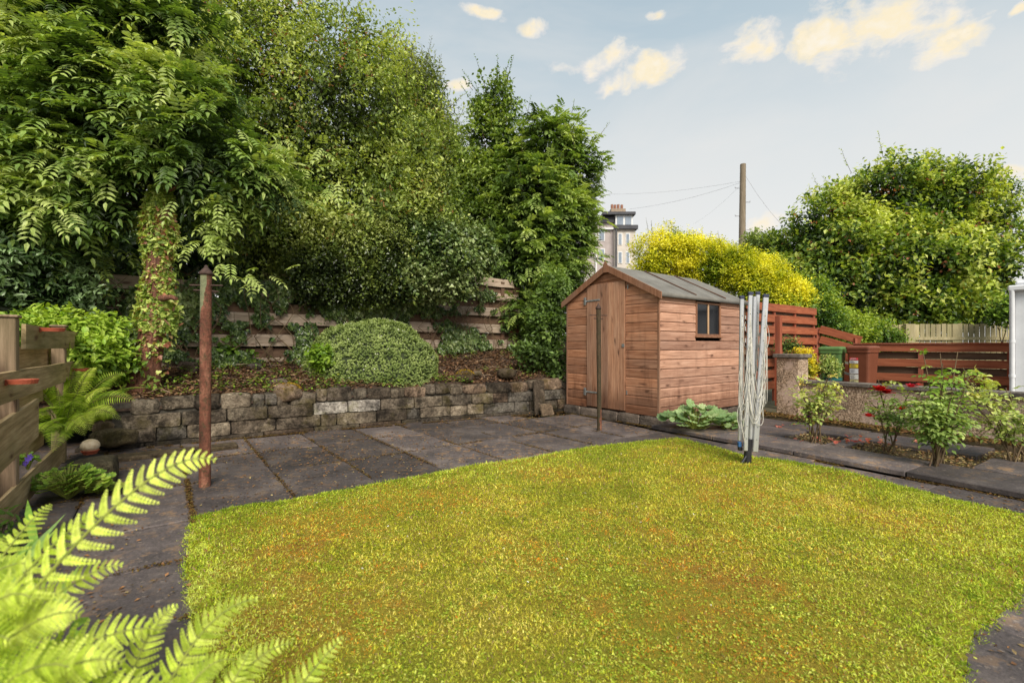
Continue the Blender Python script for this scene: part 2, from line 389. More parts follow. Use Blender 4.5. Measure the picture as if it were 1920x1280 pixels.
cc = ramp(nt, mathn(nt, 'ADD', mathn(nt, 'MULTIPLY', dens, .3), mathn(nt, 'MULTIPLY', n2, .7)), [(.3, (.84, .80, .79)), (.45, (.98, .90, .78)), (.62, (1., .87, .62)), (.8, (1., .93, .80))])
skc = mix(nt, skc, cc, cm)
nt.links.new(skc, bg.inputs[0]); bg.inputs[1].default_value = 1.0
w.cycles.sampling_method = 'AUTOMATIC'

# ================================================================ GROUND
SOIL = m_plain('soil', (.10, .062, .042), (.035, .022, .017), 12., .95, bstr=1., bscale=60., isl=0, bdist=.03)
a = Acc(); a.box((-400, -60, -.3), (900, 0, 0), (0, 900, 0), (0, 0, .24))
struct(a.build('ground', m_plain('ground_soil', (.09, .07, .045), (.05, .06, .025), 3., .95, bstr=.8, isl=0)))

# stone wall line, bank behind it, fence line on the bank
WL = np.array([[-5.35, 4.62, 0], [-4.31, 5.2, 0], [-2.62, 6.33, 0], [-.9, 7.32, 0], [.90, 8.16, 0]])
def wall_at(t):                                   # t metres along the wall, 0 at its left end
    seg = np.linalg.norm(np.diff(WL, axis=0), axis=1); cs = np.concatenate([[0], np.cumsum(seg)])
    return np.array([np.interp(t, cs, WL[:, i]) for i in range(3)])
WLEN = float(np.linalg.norm(np.diff(WL, axis=0), axis=1).sum())
FA = np.array([-3.58, 7.61, 0.])                  # fence line point, runs along U
def fence_at(t): return FA+U*t
def bank_z(f, b):                                 # f 0..1 along, b 0..1 from wall to fence
    return .50+(.36+.36*f)*b**1.1
g = Acc(); na, nb = 90, 26; vs = []
for i in range(na):
    f = i/(na-1); w_ = wall_at(f*WLEN)+np.array([0, 0, 0])
    fe = fence_at(-4.6+f*10.6)+V*.5
    for j in range(nb):
        b = j/(nb-1); p = w_*(1-b)+fe*b; p[2] = bank_z(f, b) if b > 0 else .42; vs.append(p)
vs = np.array(vs); vs[:, 2] += (fbm(vs, 3.5, 3)-.5)*.16*(np.tile(np.arange(nb), na) > 0)
i, j = np.meshgrid(np.arange(na-1), np.arange(nb-1), indexing='ij'); q = (i*nb+j).ravel()
g.add(vs, np.stack([q, q+nb, q+nb+1, q+1], 1)); bank = struct(g.build('planting_bank', SOIL, smooth=True))
def hill_z(b): return 1.15+.9*min(b/14., 1)
g = Acc(); na, nb = 50, 24; vs = []
for i in range(na):
    for j in range(nb):
        aa = -16+32*i/(na-1); b = .5+(j/(nb-1))**2*60
        if j == 0: p = fence_at(aa)+V*b+Z*.2
        else: p = fence_at(aa)+V*b+Z*(hill_z(b)*(1 if aa < 7.5 else max(.0, 1-(aa-7.5)/4)))
        vs.append(p)
vs = np.array(vs); vs[:, 2] += (fbm(vs, .5, 3)-.5)*.5
i, j = np.meshgrid(np.arange(na-1), np.arange(nb-1), indexing='ij'); q = (i*nb+j).ravel()
g.add(vs, np.stack([q, q+nb, q+nb+1, q+1], 1)); struct(g.build('hillside', SOIL, smooth=True))
# left bed level between low fence and bank
g = Acc(); L0 = G(112, 885); bed = np.array([[-9, 2.6, .1], [-5.35, 4.62, .5], [-9.2, 8.2, .7], [-14, 4., .5]])
g.add([L0+V*-4+U*-.12, WL[0]+Z*.5, np.array([-9.5, 7.2, .6]), np.array([-14, 0, .3])], [(0, 1, 2, 3)])
g.add([L0+V*-4+U*-.12+Z*-.3, WL[0]+Z*-.3, WL[0]+Z*.5, L0+V*-4+U*-.12], [(0, 1, 2, 3)])
struct(g.build('flower_bed', SOIL))

# ---------------------------------------------------------------- paving
def m_slab():
    m, nt = newmat('paving_slab'); co = oc(nt); isl = island(nt)
    c = ramp(nt, noise(nt, co, 2.2, 6, .7), [(.3, (.042, .035, .035)), (.52, (.084, .068, .066)), (.72, (.165, .135, .122))])
    c = mix(nt, c, ramp(nt, noise(nt, co, 70., 4, .8), [(.3, .6), (.7, 1.45)]), 1., 'MULTIPLY')
    lich = mathn(nt, 'MULTIPLY', ramp(nt, noise(nt, co, 9., 4, .75, (1, 1, 1)), [(.535, 0.), (.60, 1.)]), ramp(nt, noise(nt, co, 1.3, 2), [(.36, 0.), (.6, .75)]))
    c = mix(nt, c, (.24, .145, .075), lich)
    pale = ramp(nt, noise(nt, co, 28., 3, .6), [(.62, 0.), (.68, .6)])
    c = mix(nt, c, (.25, .20, .16), pale)
    c = mix(nt, c, ramp(nt, isl, [(0., .62), (.5, 1.), (1., 1.45)]), 1., 'MULTIPLY')
    c = mix(nt, c, attr(nt), 1., 'MULTIPLY')
    return finish(m, nt, c, ramp(nt, noise(nt, co, 6., 3), [(.3, .62), (.7, .85)]), bump=noise(nt, co, 90., 5, .8), bstr=.7, bdist=.006, spec=.35)
SLAB = m_slab()
O = np.array([-2.12, 3.08, 0.])
def ab(p): d = np.asarray(p)[..., :2]-O[:2]; return d@U[:2], d@V[:2]
D2 = nrm([.54, -.842, 0]); N2 = np.array([.842, .54, 0.]); E0 = np.array([2.39, 5.61, 0.])
def dn(p): d = np.asarray(p)[..., :2]-E0[:2]; return d@D2[:2], d@N2[:2]
LAWN_PX = [(362, 972), (470, 948), (560, 938), (640, 922), (720, 908), (850, 883), (980, 862), (1100, 842), (1200, 830), (1268, 824), (1330, 838), (1390, 856), (1480, 868), (1580, 886),
           (1680, 912), (1780, 938), (1870, 958), (1990, 990), (2080, 1040), (1920, 1070), (1890, 1110), (1862, 1140), (1830, 1170), (1815, 1200), (1800, 1235), (1790, 1290), (1800, 1500), (520, 1500), (405, 1290), (388, 1220), (372, 1150), (360, 1060)]
LAWN = np.array([G(x, y)[:2] for x, y in LAWN_PX])
def inside(p, poly):
    x, y = p[:, 0], p[:, 1]; r = np.zeros(len(p), bool); n = len(poly)
    for i in range(n):
        x1, y1 = poly[i]; x2, y2 = poly[(i+1) % n]
        c = ((y1 > y) != (y2 > y)) & (x < (x2-x1)*(y-y1)/(y2-y1+1e-12)+x1); r ^= c
    return r
def slab(acc, o, ex, ey, z, gap=.004, th=.05):
    o = np.asarray(o, float); lx, ly = np.linalg.norm(ex), np.linalg.norm(ey); ux, uy = ex/lx, ey/ly
    z = z+random.uniform(-.004, .004); tx, ty = random.uniform(-.004, .004), random.uniform(-.004, .004)
    o = o+ux*gap+uy*gap; o[2] = z-th
    acc.box(o, ux*(lx-2*gap)+Z*tx, uy*(ly-2*gap)+Z*ty, Z*th, (1, 1, 1), .007)
pv = Acc()
def far_in_lawn(c): 
    q = np.array([c[:2]+U[:2]*dx+V[:2]*dy for dx in (-.4, 0, .4) for dy in (-.5, 0, .5)]); return inside(q, LAWN).all()
for k in range(-6, 14):                            # rows above and beside the lawn
    for r in range(-7, 5):
        a0, b0, la, lb = k*.64, r*.95, .64, .95
        if r < 0 and k < 0: continue
        o = O+U*a0+V*b0; c = o+U*la/2+V*lb/2
        if dn(c)[1] > -.62 or far_in_lawn(c): continue
        if b0 > 3.0 or c[1] < -1.2: continue
        sft = (.12 if r % 2 else 0)
        slab(pv, o+U*sft*0, U*la, V*lb, 0.)
for r in range(-9, 0):
    for k in (-1, -2):
        slab(pv, O+U*(k*.95)+V*(r*.66-.02), U*.95, V*.66, 0.)
for i in range(-3, 9):                              # path between lawn and raised slabs
    slab(pv, E0+D2*(i*.93+.25)+N2*-.93, D2*.93, N2*.93, .006)
struct(pv.build('paving', SLAB))
rp = Acc()
pits = {1: [(.5, .98), (1.16, 1.58), (1.62, 2.16)], 2: [(2.06, 2.5)]}
for r, (n0, n1_) in enumerate(((0, .64), (.64, 1.3), (1.3, 1.95))):
    s_ = -.9
    while s_ < 6:
        e = s_+.93-(.3 if r == 1 and s_ < -.5 else 0); pp = [p for p in pits.get(r, []) if p[1] > s_+.02 and p[0] < e-.02]
        if pp:
            p_ = pp[0]
            if p_[0]-s_ > .1: slab(rp, E0+D2*s_+N2*n0, D2*(p_[0]-s_), N2*(n1_-n0), .065)
            s_ = p_[1]; continue
        slab(rp, E0+D2*s_+N2*n0, D2*(e-s_), N2*(n1_-n0), .065); s_ = e
struct(rp.build('raised_paving', SLAB))
rs = Acc(); t = np.linspace(-1, 6, 80); n_ = 12; vs = []
for tt in t:
    for k in range(n_): vs.append(E0+D2*tt+N2*(.03+2.55*k/(n_-1))+Z*(.012+(.06 if k > 9 else 0)))
vs = np.array(vs); vs[:, 2] += (fbm(vs, 6, 2)-.5)*.03
i, j = np.meshgrid(np.arange(79), np.arange(n_-1), indexing='ij'); q = (i*n_+j).ravel()
rs.add(vs, np.stack([q, q+n_, q+n_+1, q+1], 1))
struct(rs.build('rose_bed_soil', m_plain('pit_soil', (.09, .055, .03), (.05, .045, .015), 14., .95, bstr=1., bscale=70., isl=0, bdist=.02), smooth=True))

# ---------------------------------------------------------------- moss, litter (stuff)
MOSS = m_plain('moss', (.10, .075, .012), (.05, .035, .012), 30., .95, bstr=1., bscale=120., isl=.2, vc=True)
def bits(name, pts, size, cols, label, cat, T=T_LEAF, mat=DRY, up=.9, wid=.6):
    a = Acc(); m = len(pts); n = nrm(Z*up+rnd_dir(m)*.5); d = np.cross(n, rnd_dir(m))
    sz = size*rng.uniform(.5, 1.4, m); a.scatter(T, pts, d, n, sz, sz*wid, palette(cols, m, .2))
    return stuff(tag(a.build(name, mat), label, cat))
def clumps(lines, per, wdt, z=.004):
    out = []
    for p0, p1, dens in lines:
        L = np.linalg.norm(p1-p0); m = int(L*per*dens); t = rng.random(m); p = p0+(p1-p0)*t[:, None]
        k = fbm(p+3, 2.5, 3) > .45; p = p[k]; p = p+rng.normal(size=p.shape)*[wdt, wdt, 0]; p[:, 2] = z+rng.random(len(p))*.008; out.append(p)
    return np.concatenate(out)
lines = []
for k in range(-1, 11): lines.append((O+U*(k*.64)+V*.0, O+U*(k*.64)+V*2.85, .8))
for r in (1, 2, 3): lines.append((O+V*(r*.95)-U, O+U*6.5+V*(r*.95), .8))
for r in range(-8, 0): lines.append((O+U*-1.9+V*(r*.66-.02), O+V*(r*.66-.02), .9))
lines.append((O-V*4, O+V*3, 1.3))
lines.append((WL[1]+np.array([.05, -.10, 0]), WL[2]+np.array([.05, -.10, 0]), 4)); lines.append((WL[2]+np.array([.05, -.1, 0]), WL[4]+np.array([.05, -.12, 0]), 4))
lines.append((E0+N2*-.01-D2, E0+N2*-.01+D2*5, 2.5))
lines.append((np.array([1., 7.8, 0]), np.array([2.1, 6.35, 0]), 5)); lines.append((np.array([2.1, 6.35, 0]), np.array([4.2, 7.8, 0]), 4))
jp = clumps(lines, 380, .010)
bits('moss_in_joints', jp, .016, [(.07, .035, .015), (.13, .065, .02), (.14, .10, .02), (.05, .03, .02)], 'brown moss and crumbs of leaf litter caught in the joints of the dark slabs', 'moss')
m = 16000; p = np.stack([rng.uniform(-4.2, 5, m), rng.uniform(1.3, 8.2, m), np.full(m, .008)], 1)
a_, b_ = ab(p); dd, n2_ = dn(p); k = ~inside(p, LAWN) & (n2_ < -.05) & ((b_ < 2.9)) & (fbm(p+9, 1.1, 3)+.13*(b_ > 1.8) > .52); 
bits('fallen_leaf_litter', p[k], .022, [(.30, .15, .06), (.22, .11, .05), (.12, .06, .03), (.35, .27, .12)], 'small brown and tan leaf crumbs scattered over the dark slab paving', 'leaf litter')
k = rng.random(26000); k2 = rng.random(26000)**.9
wp = np.array([wall_at(x*WLEN) for x in k]); fp = FA+U*(-4.6+k*10.6)[:, None]+V*.5
p = wp*(1-k2[:, None])+fp*k2[:, None]; p[:, 2] = .50+(.36+.36*k)*k2**1.1+.03+(fbm(p, 3.5, 3)-.5)*.05+rng.random(len(k))*.04
# settle on the bumpy bank surface
p[:, 2] = .50+(.36+.36*k)*k2**1.1; pz = p.copy(); p[:, 2] += (fbm(pz, 3.5, 3)-.5)*.16+.012+rng.random(len(k))*.02
p = p[k2 > .05]
bits('bank_leaf_litter', p, .06, [(.17, .085, .045), (.09, .045, .028), (.27, .15, .08), (.05, .03, .02), (.36, .23, .13)], 'deep layer of dead russet leaves on the soil bank behind the stone wall', 'leaf litter', wid=.5)
m = 1500; t = rng.random(m); p = E0+D2*(rng.uniform(-.8, 5, m))[:, None]+N2*(2.05+.35*rng.random(m))[:, None]; p[:, 2] = .085+rng.random(m)*.02
bits('rose_bed_moss', np.repeat(p, 4, 0)+rng.normal(size=(4*m, 3))*.02*[1, 1, .2], .035, [(.10, .05, .02), (.16, .11, .02), (.2, .09, .04), (.09, .09, .02)], 'brown moss and leaf mould along the foot of the low rendered wall', 'moss')
m = 420; p = []
for (d_, n_c) in ((.74, .97), (1.37, .97), (1.89, .97), (2.28, 1.62)):
    q = E0+D2*d_+N2*n_c+(D2*rng.uniform(-.24, .24, (m, 1))+N2*rng.uniform(-.3, .3, (m, 1))); q[:, 2] = .03+rng.random(m)*.02; p.append(q)
bits('pit_litter', np.concatenate(p), .03, [(.28, .16, .06), (.14, .07, .03), (.4, .3, .15), (.15, .14, .03)], 'pale crumbs and dead leaves in the soil pits under the rose bushes', 'leaf litter')
m = 46; p = G(1590, 826, .07)+np.stack([rng.normal(size=m)*.30, rng.normal(size=m)*.10, np.zeros(m)], 1); p[:, 2] = .078+rng.random(m)*.01
q = G(1478, 800, .07)+np.stack([rng.normal(size=5)*.08, rng.normal(size=5)*.1, np.full(5, .01)], 1)
bits('fallen_petals', np.concatenate([p, q]), .05, [(.55, .10, .07), (.65, .25, .18), (.45, .06, .05)], 'faded pink and red rose petals fallen on the raised slabs below the roses', 'petals', T=T_OVAL, mat=PETAL, wid=.8)

# ---------------------------------------------------------------- lawn
m, nt = newmat('turf'); co = oc(nt)
c = ramp(nt, noise(nt, co, 1.4, 5, .65), [(.35, (.30, .30, .035)), (.5, (.38, .33, .04)), (.62, (.42, .27, .045)), (.75, (.34, .18, .035))])
c = mix(nt, c, ramp(nt, noise(nt, co, 60., 4, .8), [(.3, .45), (.7, 1.3)]), 1., 'MULTIPLY')
TURF = finish(m, nt, c, .95, bump=noise(nt, co, 120., 4, .8), bstr=1., bdist=.02, spec=.1)
g = Acc(); 
xs = np.arange(-2.4, 5.2, .06); ys = np.arange(.9, 6., .06)
gx, gy = np.meshgrid(xs, ys, indexing='ij'); gp = np.stack([gx.ravel(), gy.ravel(), np.zeros(gx.size)], 1)
def edge_dist(p):
    d = np.full(len(p), 9.)
    for i in range(len(LAWN)):
        A, B = LAWN[i], LAWN[(i+1) % len(LAWN)]; t = np.clip(((p[:, :2]-A)@(B-A))/((B-A)@(B-A)), 0, 1)
        d = np.minimum(d, np.linalg.norm(p[:, :2]-(A+(B-A)*t[:, None]), axis=1))
    return np.where(inside(p, LAWN), d, -d)
def lawn_z(p): 
    e = edge_dist(p); q = np.array(p); q[:, 2] = 0
    return np.clip(e/.09+.25, -.6, 1)*.034+(fbm(q, 3., 2)-.5)*.022+(fbm(q, 14., 2)-.5)*.012
gp[:, 2] = lawn_z(gp)
ny = len(ys); i, j = np.meshgrid(np.arange(len(xs)-1), np.arange(ny-1), indexing='ij'); q = (i*ny+j).ravel()
quads = np.stack([q, q+ny, q+ny+1, q+1], 1); quads = quads[(edge_dist(gp)[quads] > -.075).all(1)]
g.add(gp, quads); struct(g.build('lawn', TURF, smooth=True))
def lawn_pts(n, y0, y1, x0=-2.4, x1=4.9, lo=-.05):
    p = np.stack([rng.uniform(x0, x1, n), rng.uniform(y0, y1, n), np.zeros(n)], 1)
    p = p[(np.abs(p[:, 0]) < p[:, 1]*1.16+.15)]
    e = edge_dist(p)+ (fbm(p, 6., 4)-.5)*.17
    k = e > lo; p = p[k]; p[:, 2] = lawn_z(p)-.004; return p, e[k]
ga = Acc()
for (n, y0, y1, L, W) in ((260000, 1.25, 2.3, .017, .0042), (230000, 2.3, 3.6, .020, .0058), (150000, 3.6, 6., .026, .010)):
    p, e = lawn_pts(n, y0, y1); m = len(p)
    pt = fbm(p, 1.15, 4); pt2 = fbm(p+40, 5.5, 3); pt3 = fbm(p+80, 22., 2)
    orange = np.clip((pt-.50)*5+(pt2-.5)*3.2+(pt3-.5)*1.6+.34, 0, 1)*np.clip(e/.5, 0, 1)*np.clip(1.15-(p[:, 1]-2.2)*.22, .15, 1)*np.clip(1.25-np.abs(p[:, 0]-.2)*.3, 0, 1)
    orange = (rng.random(m) < orange*.9)
    c = palette([(.22, .26, .022), (.46, .45, .04), (.64, .565, .06), (.76, .65, .17)], m, .24, np.clip(rng.normal(size=m)*.34+.45+(pt2-.5)*1.4+(fbm(p+7, .9, 2)-.5)*1.1, 0, 1))
    gr_ = np.clip(1-e/.7, 0, 1)[:, None]*.55+.06; c = c*(1-gr_)+c*np.array([.72, 1.12, .9])*gr_
    br_ = rng.random(m) < .08; c[br_] = palette([(.26, .14, .10), (.42, .28, .17), (.16, .09, .05)], br_.sum(), .2)
    c[orange] = palette([(.55, .18, .02), (.78, .34, .03), (.70, .46, .09), (.38, .13, .03)], orange.sum(), .2)
    d = nrm(Z*.32+rnd_dir(m)*.9); d[:, 2] = np.abs(d[:, 2]); L_ = L*rng.uniform(.5, 1.3, m)*np.where(orange, .6, 1)*np.where(e < .12, 1.25, 1)
    ga.scatter(T_BLADE if y0 < 3 else T_TRI, p, d, Z+rnd_dir(m)*.55, L_, W*rng.uniform(.7, 1.3, m), c)
grass = stuff(tag(ga.build('grass', GRASS), 'short yellow-green grass with orange moss patches covering the lawn', 'grass'))
gw = Acc()
p, e = lawn_pts(52000, 1.25, 5.8, lo=-.06); m0 = fbm(p+55, 2.6, 3)*.6+fbm(p+15, 9, 2)*.4; p = p[(m0 > .54) | (rng.random(len(p)) < .25)]
q = np.repeat(p, 4, 0)+rng.normal(size=(len(p)*4, 3))*[.011, .011, .002]; q[:, 2] += .006+.007*rng.random(len(q)); m = len(q)
gw.scatter(T_OVAL, q, rnd_dir(m)*[1, 1, .25], Z+rnd_dir(m)*.45, .0095*rng.uniform(.5, 1.6, m), .0072*rng.uniform(.6, 1.4, m), palette([(.16, .25, .02), (.33, .42, .04), (.52, .57, .07), (.62, .65, .16)], m, .2))
stuff(tag(gw.build('clover', GRASS), 'patches of bright clover and small weeds among the lawn grass', 'clover'))
p, e = lawn_pts(260, 1.3, 5.8, lo=.1); bits('fallen_blossom', p+[0, 0, .03], .012, [(.8, .78, .7), (.7, .66, .6), (.75, .7, .4)], 'tiny white petals and daisies dotted over the lawn', 'petals', mat=PETAL, T=T_OVAL)

# ================================================================ STONE WALL
def m_stone():
    m, nt = newmat('wall_stone'); co = oc(nt)
    c = ramp(nt, noise(nt, co, 5., 7, .75), [(.28, (.045, .038, .033)), (.48, (.15, .125, .10)), (.62, (.27, .235, .19)), (.78, (.40, .36, .30))])
    c = mix(nt, c, ramp(nt, noise(nt, co, 34., 5, .8), [(.32, .35), (.65, 1.5)]), 1., 'MULTIPLY')
    c = mix(nt, c, (.018, .015, .012), mathn(nt, 'MULTIPLY', ramp(nt, noise(nt, co, 4.4, 6, .75), [(.5, 0.), (.6, 1.)]), .8))
    c = mix(nt, c, (.42, .38, .32), ramp(nt, noise(nt, co, 13., 5, .8), [(.64, 0.), (.7, .6)]))
    c = mix(nt, c, (.10, .085, .02), mathn(nt, 'MULTIPLY', ramp(nt, noise(nt, co, 3.3, 5, .7), [(.52, 0.), (.66, 1.)]), .55))
    c = mix(nt, c, attr(nt), 1., 'MULTIPLY')
    return finish(m, nt, c, .92, bump=noise(nt, co, 22., 6, .75), bstr=1., bdist=.03, spec=.2)
STONE = m_stone()
def stone(acc, c, ex, ey, ez, col_, rough=.12, p=5., seg=5, sd_=None):
    """rounded rough block: centre, half-axis vectors"""
    g_ = np.linspace(-1, 1, seg); vs = []; fs = []; base = 0
    for ax in range(3):
        for sg in (-1, 1):
            A, B = np.meshgrid(g_, g_, indexing='ij'); q = np.zeros((seg*seg, 3)); q[:, ax] = sg; q[:, (ax+1) % 3] = A.ravel(); q[:, (ax+2) % 3] = B.ravel(); vs.append(q)
            for i in range(seg-1):
                for j in range(seg-1):
                    f = [base+i*seg+j, base+(i+1)*seg+j, base+(i+1)*seg+j+1, base+i*seg+j+1]; fs.append(f if sg > 0 else f[::-1])
            base += seg*seg
    q = np.concatenate(vs); k = (np.abs(q)**p).sum(1)**(1/p); q = q/k[:, None]*1.0
    w_ = c+q@np.array([ex, ey, ez]); mn = min(np.linalg.norm(ex), np.linalg.norm(ey), np.linalg.norm(ez))
    n_ = np.stack([fbm(w_*[1, 1, 1]+o_, 1/mn*.8, 2)-.5 for o_ in (3, 41, 77)], 1)
    acc.add(w_+n_*mn*rough*4, fs, col_)
sw = Acc(); zc = -.02
T0 = 1.05                                             # visible left end of the wall
tints = [(1, .95, .88), (.8, .74, .68), (1.2, 1.1, 1.), (.6, .55, .5), (1.3, 1.22, 1.1), (.9, .85, .8), (1.1, .9, .78), (.9, .92, .95)]
for row, (z0, z1) in enumerate(((-.03, .05), (.05, .215), (.215, .375), (.375, .545))):
    t = T0-(.1 if row < 3 else -.1)+random.uniform(0, .2)-(0.25 if row == 0 else 0)
    while t < WLEN+.05:
        L = random.choice((.2, .28, .36, .45, .5, .55)) if row < 3 else random.choice((.14, .2, .26, .34, .42))
        if row == 0: L = .6
        p0, p1 = wall_at(t), wall_at(min(t+L, WLEN+.1)); d = nrm(p1-p0) if t+L < WLEN else nrm(p0-wall_at(t-.2)); n_ = np.cross(d, Z)
        h = (z1-z0); L -= .0; c = p0+d*L/2+Z*((z0+z1)/2+(random.uniform(-.02, .035) if row == 3 else random.uniform(-.004, .004)))+n_*random.uniform(-.015, .02)+n_*(-.09+(.03 if row == 0 else 0))
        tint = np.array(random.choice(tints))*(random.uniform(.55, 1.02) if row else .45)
        hh = h*(random.uniform(.85, 1.15) if row == 3 else 1)
        qx = 960+F*c[0]/c[1]
        if row == 2 and min(abs(qx-597), abs(qx-708)) < L*F/c[1]*.5: tint = np.array([1.9, 2.0, 2.15])
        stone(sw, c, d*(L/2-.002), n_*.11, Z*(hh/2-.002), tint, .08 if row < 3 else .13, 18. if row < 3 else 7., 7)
        t += L
core = Acc()
for i in range(28):
    t0, t1 = T0+(WLEN-T0)*i/28, T0+(WLEN-T0)*(i+1)/28; p0, p1 = wall_at(t0), wall_at(t1); d = nrm(p1-p0); n_ = np.cross(d, Z)
    core.box(p0-n_*.18-Z*.03+n_*-.0, (p1-p0)*1.001, n_*.155, Z*.53)
w0 = wall_at(T0); wt = thing('stone_wall', 'low rough stone retaining wall with mossy uneven top course below the planted bank', 'stone wall', (w0[0], w0[1], 0))
for A_, nm, mt in ((sw, 'stonework', STONE), (core, 'mortar', m_plain('mortar', (.09, .08, .065), (.03, .026, .022), 20., .95, isl=0, bscale=80., bstr=1.))):
    o = A_.build(nm, mt, wt, smooth=(nm == 'stonework')); o.location = (-w0[0], -w0[1], 0)
def rock(px, py, Y, rx, rz, c, label, name='rock', group=None, ry=None, p=2.6, moss=False, rot=0., rough=.16):
    o_ = P(px, py, Y); k = Y/F; e = np.array([math.cos(rot), math.sin(rot), 0]); f_ = np.array([-e[1], e[0], 0]); A_ = Acc()
    stone(A_, np.zeros(3), e*rx*k, f_*(ry or rx*k*.7), Z*rz*k, c, rough, p, 8)
    o = A_.build(name, STONE, None, True); o.location = tuple(o_); tag(o, label, 'rock', group)
    if moss:
        m_ = 500; d = rnd_dir(m_); d[:, 2] = np.abs(d[:, 2]); A2 = Acc(); d = d[d[:, 2] > .35]; m_ = len(d)
        q = d*[rx*k*1.02, (ry or rx*k*.7), rz*k*1.05]
        A2.scatter(T_LEAF, q, d+rnd_dir(m_)*.6, rnd_dir(m_), .02, .014, palette([(.20, .10, .01), (.38, .24, .02), (.16, .14, .02)], m_, .2)); A2.build('moss', DRY, o)
    return o
rock(540, 736, 6.14, 25, 17, (1.5, 1.25, 1.1), 'rounded stone capped with bright orange moss on top of the stone wall', moss=True, p=2.4)
rock(352, 692, 6.6, 18, 14, (.75, .62, .62), 'dark purplish stone lying in the leaf litter right behind the rusty post')
rock(478, 690, 7.0, 13, 9, (.6, .55, .62), 'small dark stone on the bank between the rusty post and the round bush')
rock(523, 718, 6.5, 15, 9, (.9, .8, .8), 'flat grey-brown stone half sunk in leaves behind the moss capped stone')
rock(872, 705, 7.6, 17, 11, (.6, .5, .42), 'mossy dark stone on the bank just right of the round bush', moss=True)
rock(950, 699, 8.0, 18, 9, (.55, .48, .4), 'dark jagged stone high on the bank near the shed corner')
rock(895, 700, 7.7, 9, 5, (1., .9, .8), 'smallest pale stone on the bank right of the round bush')
def slabthing(o_, e, f_, h, label, c=(1.4, 1.2, 1.05)):
    A_ = Acc(); A_.box(np.zeros(3), e, f_, h, c, .008); o = A_.build('stone_slab', STONE); o.location = tuple(o_); tag(o, label, 'stone slab')
q = wall_at(WLEN-.66); slabthing(q+np.array([.10, -.19, .0]), U*.22, Z*.56+np.array([-.03, .09, 0]), nrm(np.cross(U, Z))*-.05, 'tall narrow dark stone slab leaning upright against the end of the stone wall', (.55, .5, .45))
slabthing(q+np.array([.18, -.30, .0]), U*.25, Z*.19+V*.07, V*-.045, 'small square stone slab leaning on the taller slab at the wall end', (1., .85, .7))
slabthing(G(215, 868)+Z*.0, U*1.05, V*.22, Z*.045, 'long flat mossy kerb slab lying at the foot of the wall behind the rusty post', (.6, .52, .4))
for (px, py, Y, sx, lab) in ((176, 895, 4.05, .17, 'dark mossy stone block standing under the round ceramic pot'),):
    A_ = Acc(); stone(A_, np.array([0, 0, .09]), U*.15, V*.16, Z*.11, (.5, .48, .36), .08, 6, 8); o = A_.build('stone_block', STONE, None, True); o.location = tuple(G(px, 905)*[1, 1, 0]); tag(o, lab, 'stone block')
rock(215, 820, 5.05, 34, 15, (.8, .72, .5), 'broken mossy stones tumbled at the left end of the stone wall', moss=False, p=4)
rock(200, 800, 5.2, 20, 12, (1., .85, .7), 'flat brown stone tipped on the broken left end of the wall', p=3.5)

# ================================================================ SHED
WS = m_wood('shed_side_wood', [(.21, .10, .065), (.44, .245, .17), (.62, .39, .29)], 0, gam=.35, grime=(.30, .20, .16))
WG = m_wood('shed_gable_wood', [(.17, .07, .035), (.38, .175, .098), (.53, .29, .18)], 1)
WD = m_wood('shed_door_wood', [(.20, .09, .05), (.40, .21, .13), (.54, .33, .22)], 2)
WT = m_wood('trim_wood', [(.13, .055, .03), (.24, .115, .065), (.32, .17, .11)], 2, knots=False)
N0 = np.array([2.07, 6.53, 0.]); sh = thing('garden_shed', 'brown timber garden shed with felt roof standing in the corner beyond the lawn', 'shed', N0, math.atan2(.6, .8))
LX, LY, Z0, ZE, ZR = 2.36, 1.85, .15, 1.90, 2.37
X_, Y_ = np.array([1., 0, 0]), np.array([0, 1., 0])
def roofz(y): return ZE+(ZR-ZE)*(1-abs(y-LY/2)/(LY/2))
A_ = Acc(); nb_ = 13; hb = (ZE-Z0)/nb_
WX0, WX1, WZ0, WZ1 = .89, 1.60, 1.30, 1.825
def lap(acc, o, ax, out_, z0, h, c=(1, 1, 1)):       # a shiplap board with a scooped upper edge
    pf = [(0, 0), (.019, .002), (.019, h*.80), (.016, h*.85), (.004, h*.93), (.002, h*.985), (0, h*.985)]
    poly = [np.asarray(o)+out_*a_+Z*(z0+b_) for a_, b_ in pf]; acc.prism(poly, ax, c)
for i in range(nb_):
    z0 = Z0+i*hb
    if z0+hb > WZ0 and z0 < WZ1-.02:
        lap(A_, X_*.0, X_*WX0, -Y_, z0, hb); lap(A_, X_*WX1, X_*(LX-WX1), -Y_, z0, hb)
    else: lap(A_, X_*0, X_*LX, -Y_, z0, hb)
o = A_.build('side_wall', WS, sh)
A_ = Acc(); DY0, DY1, DZ1 = .575, 1.375, 2.14
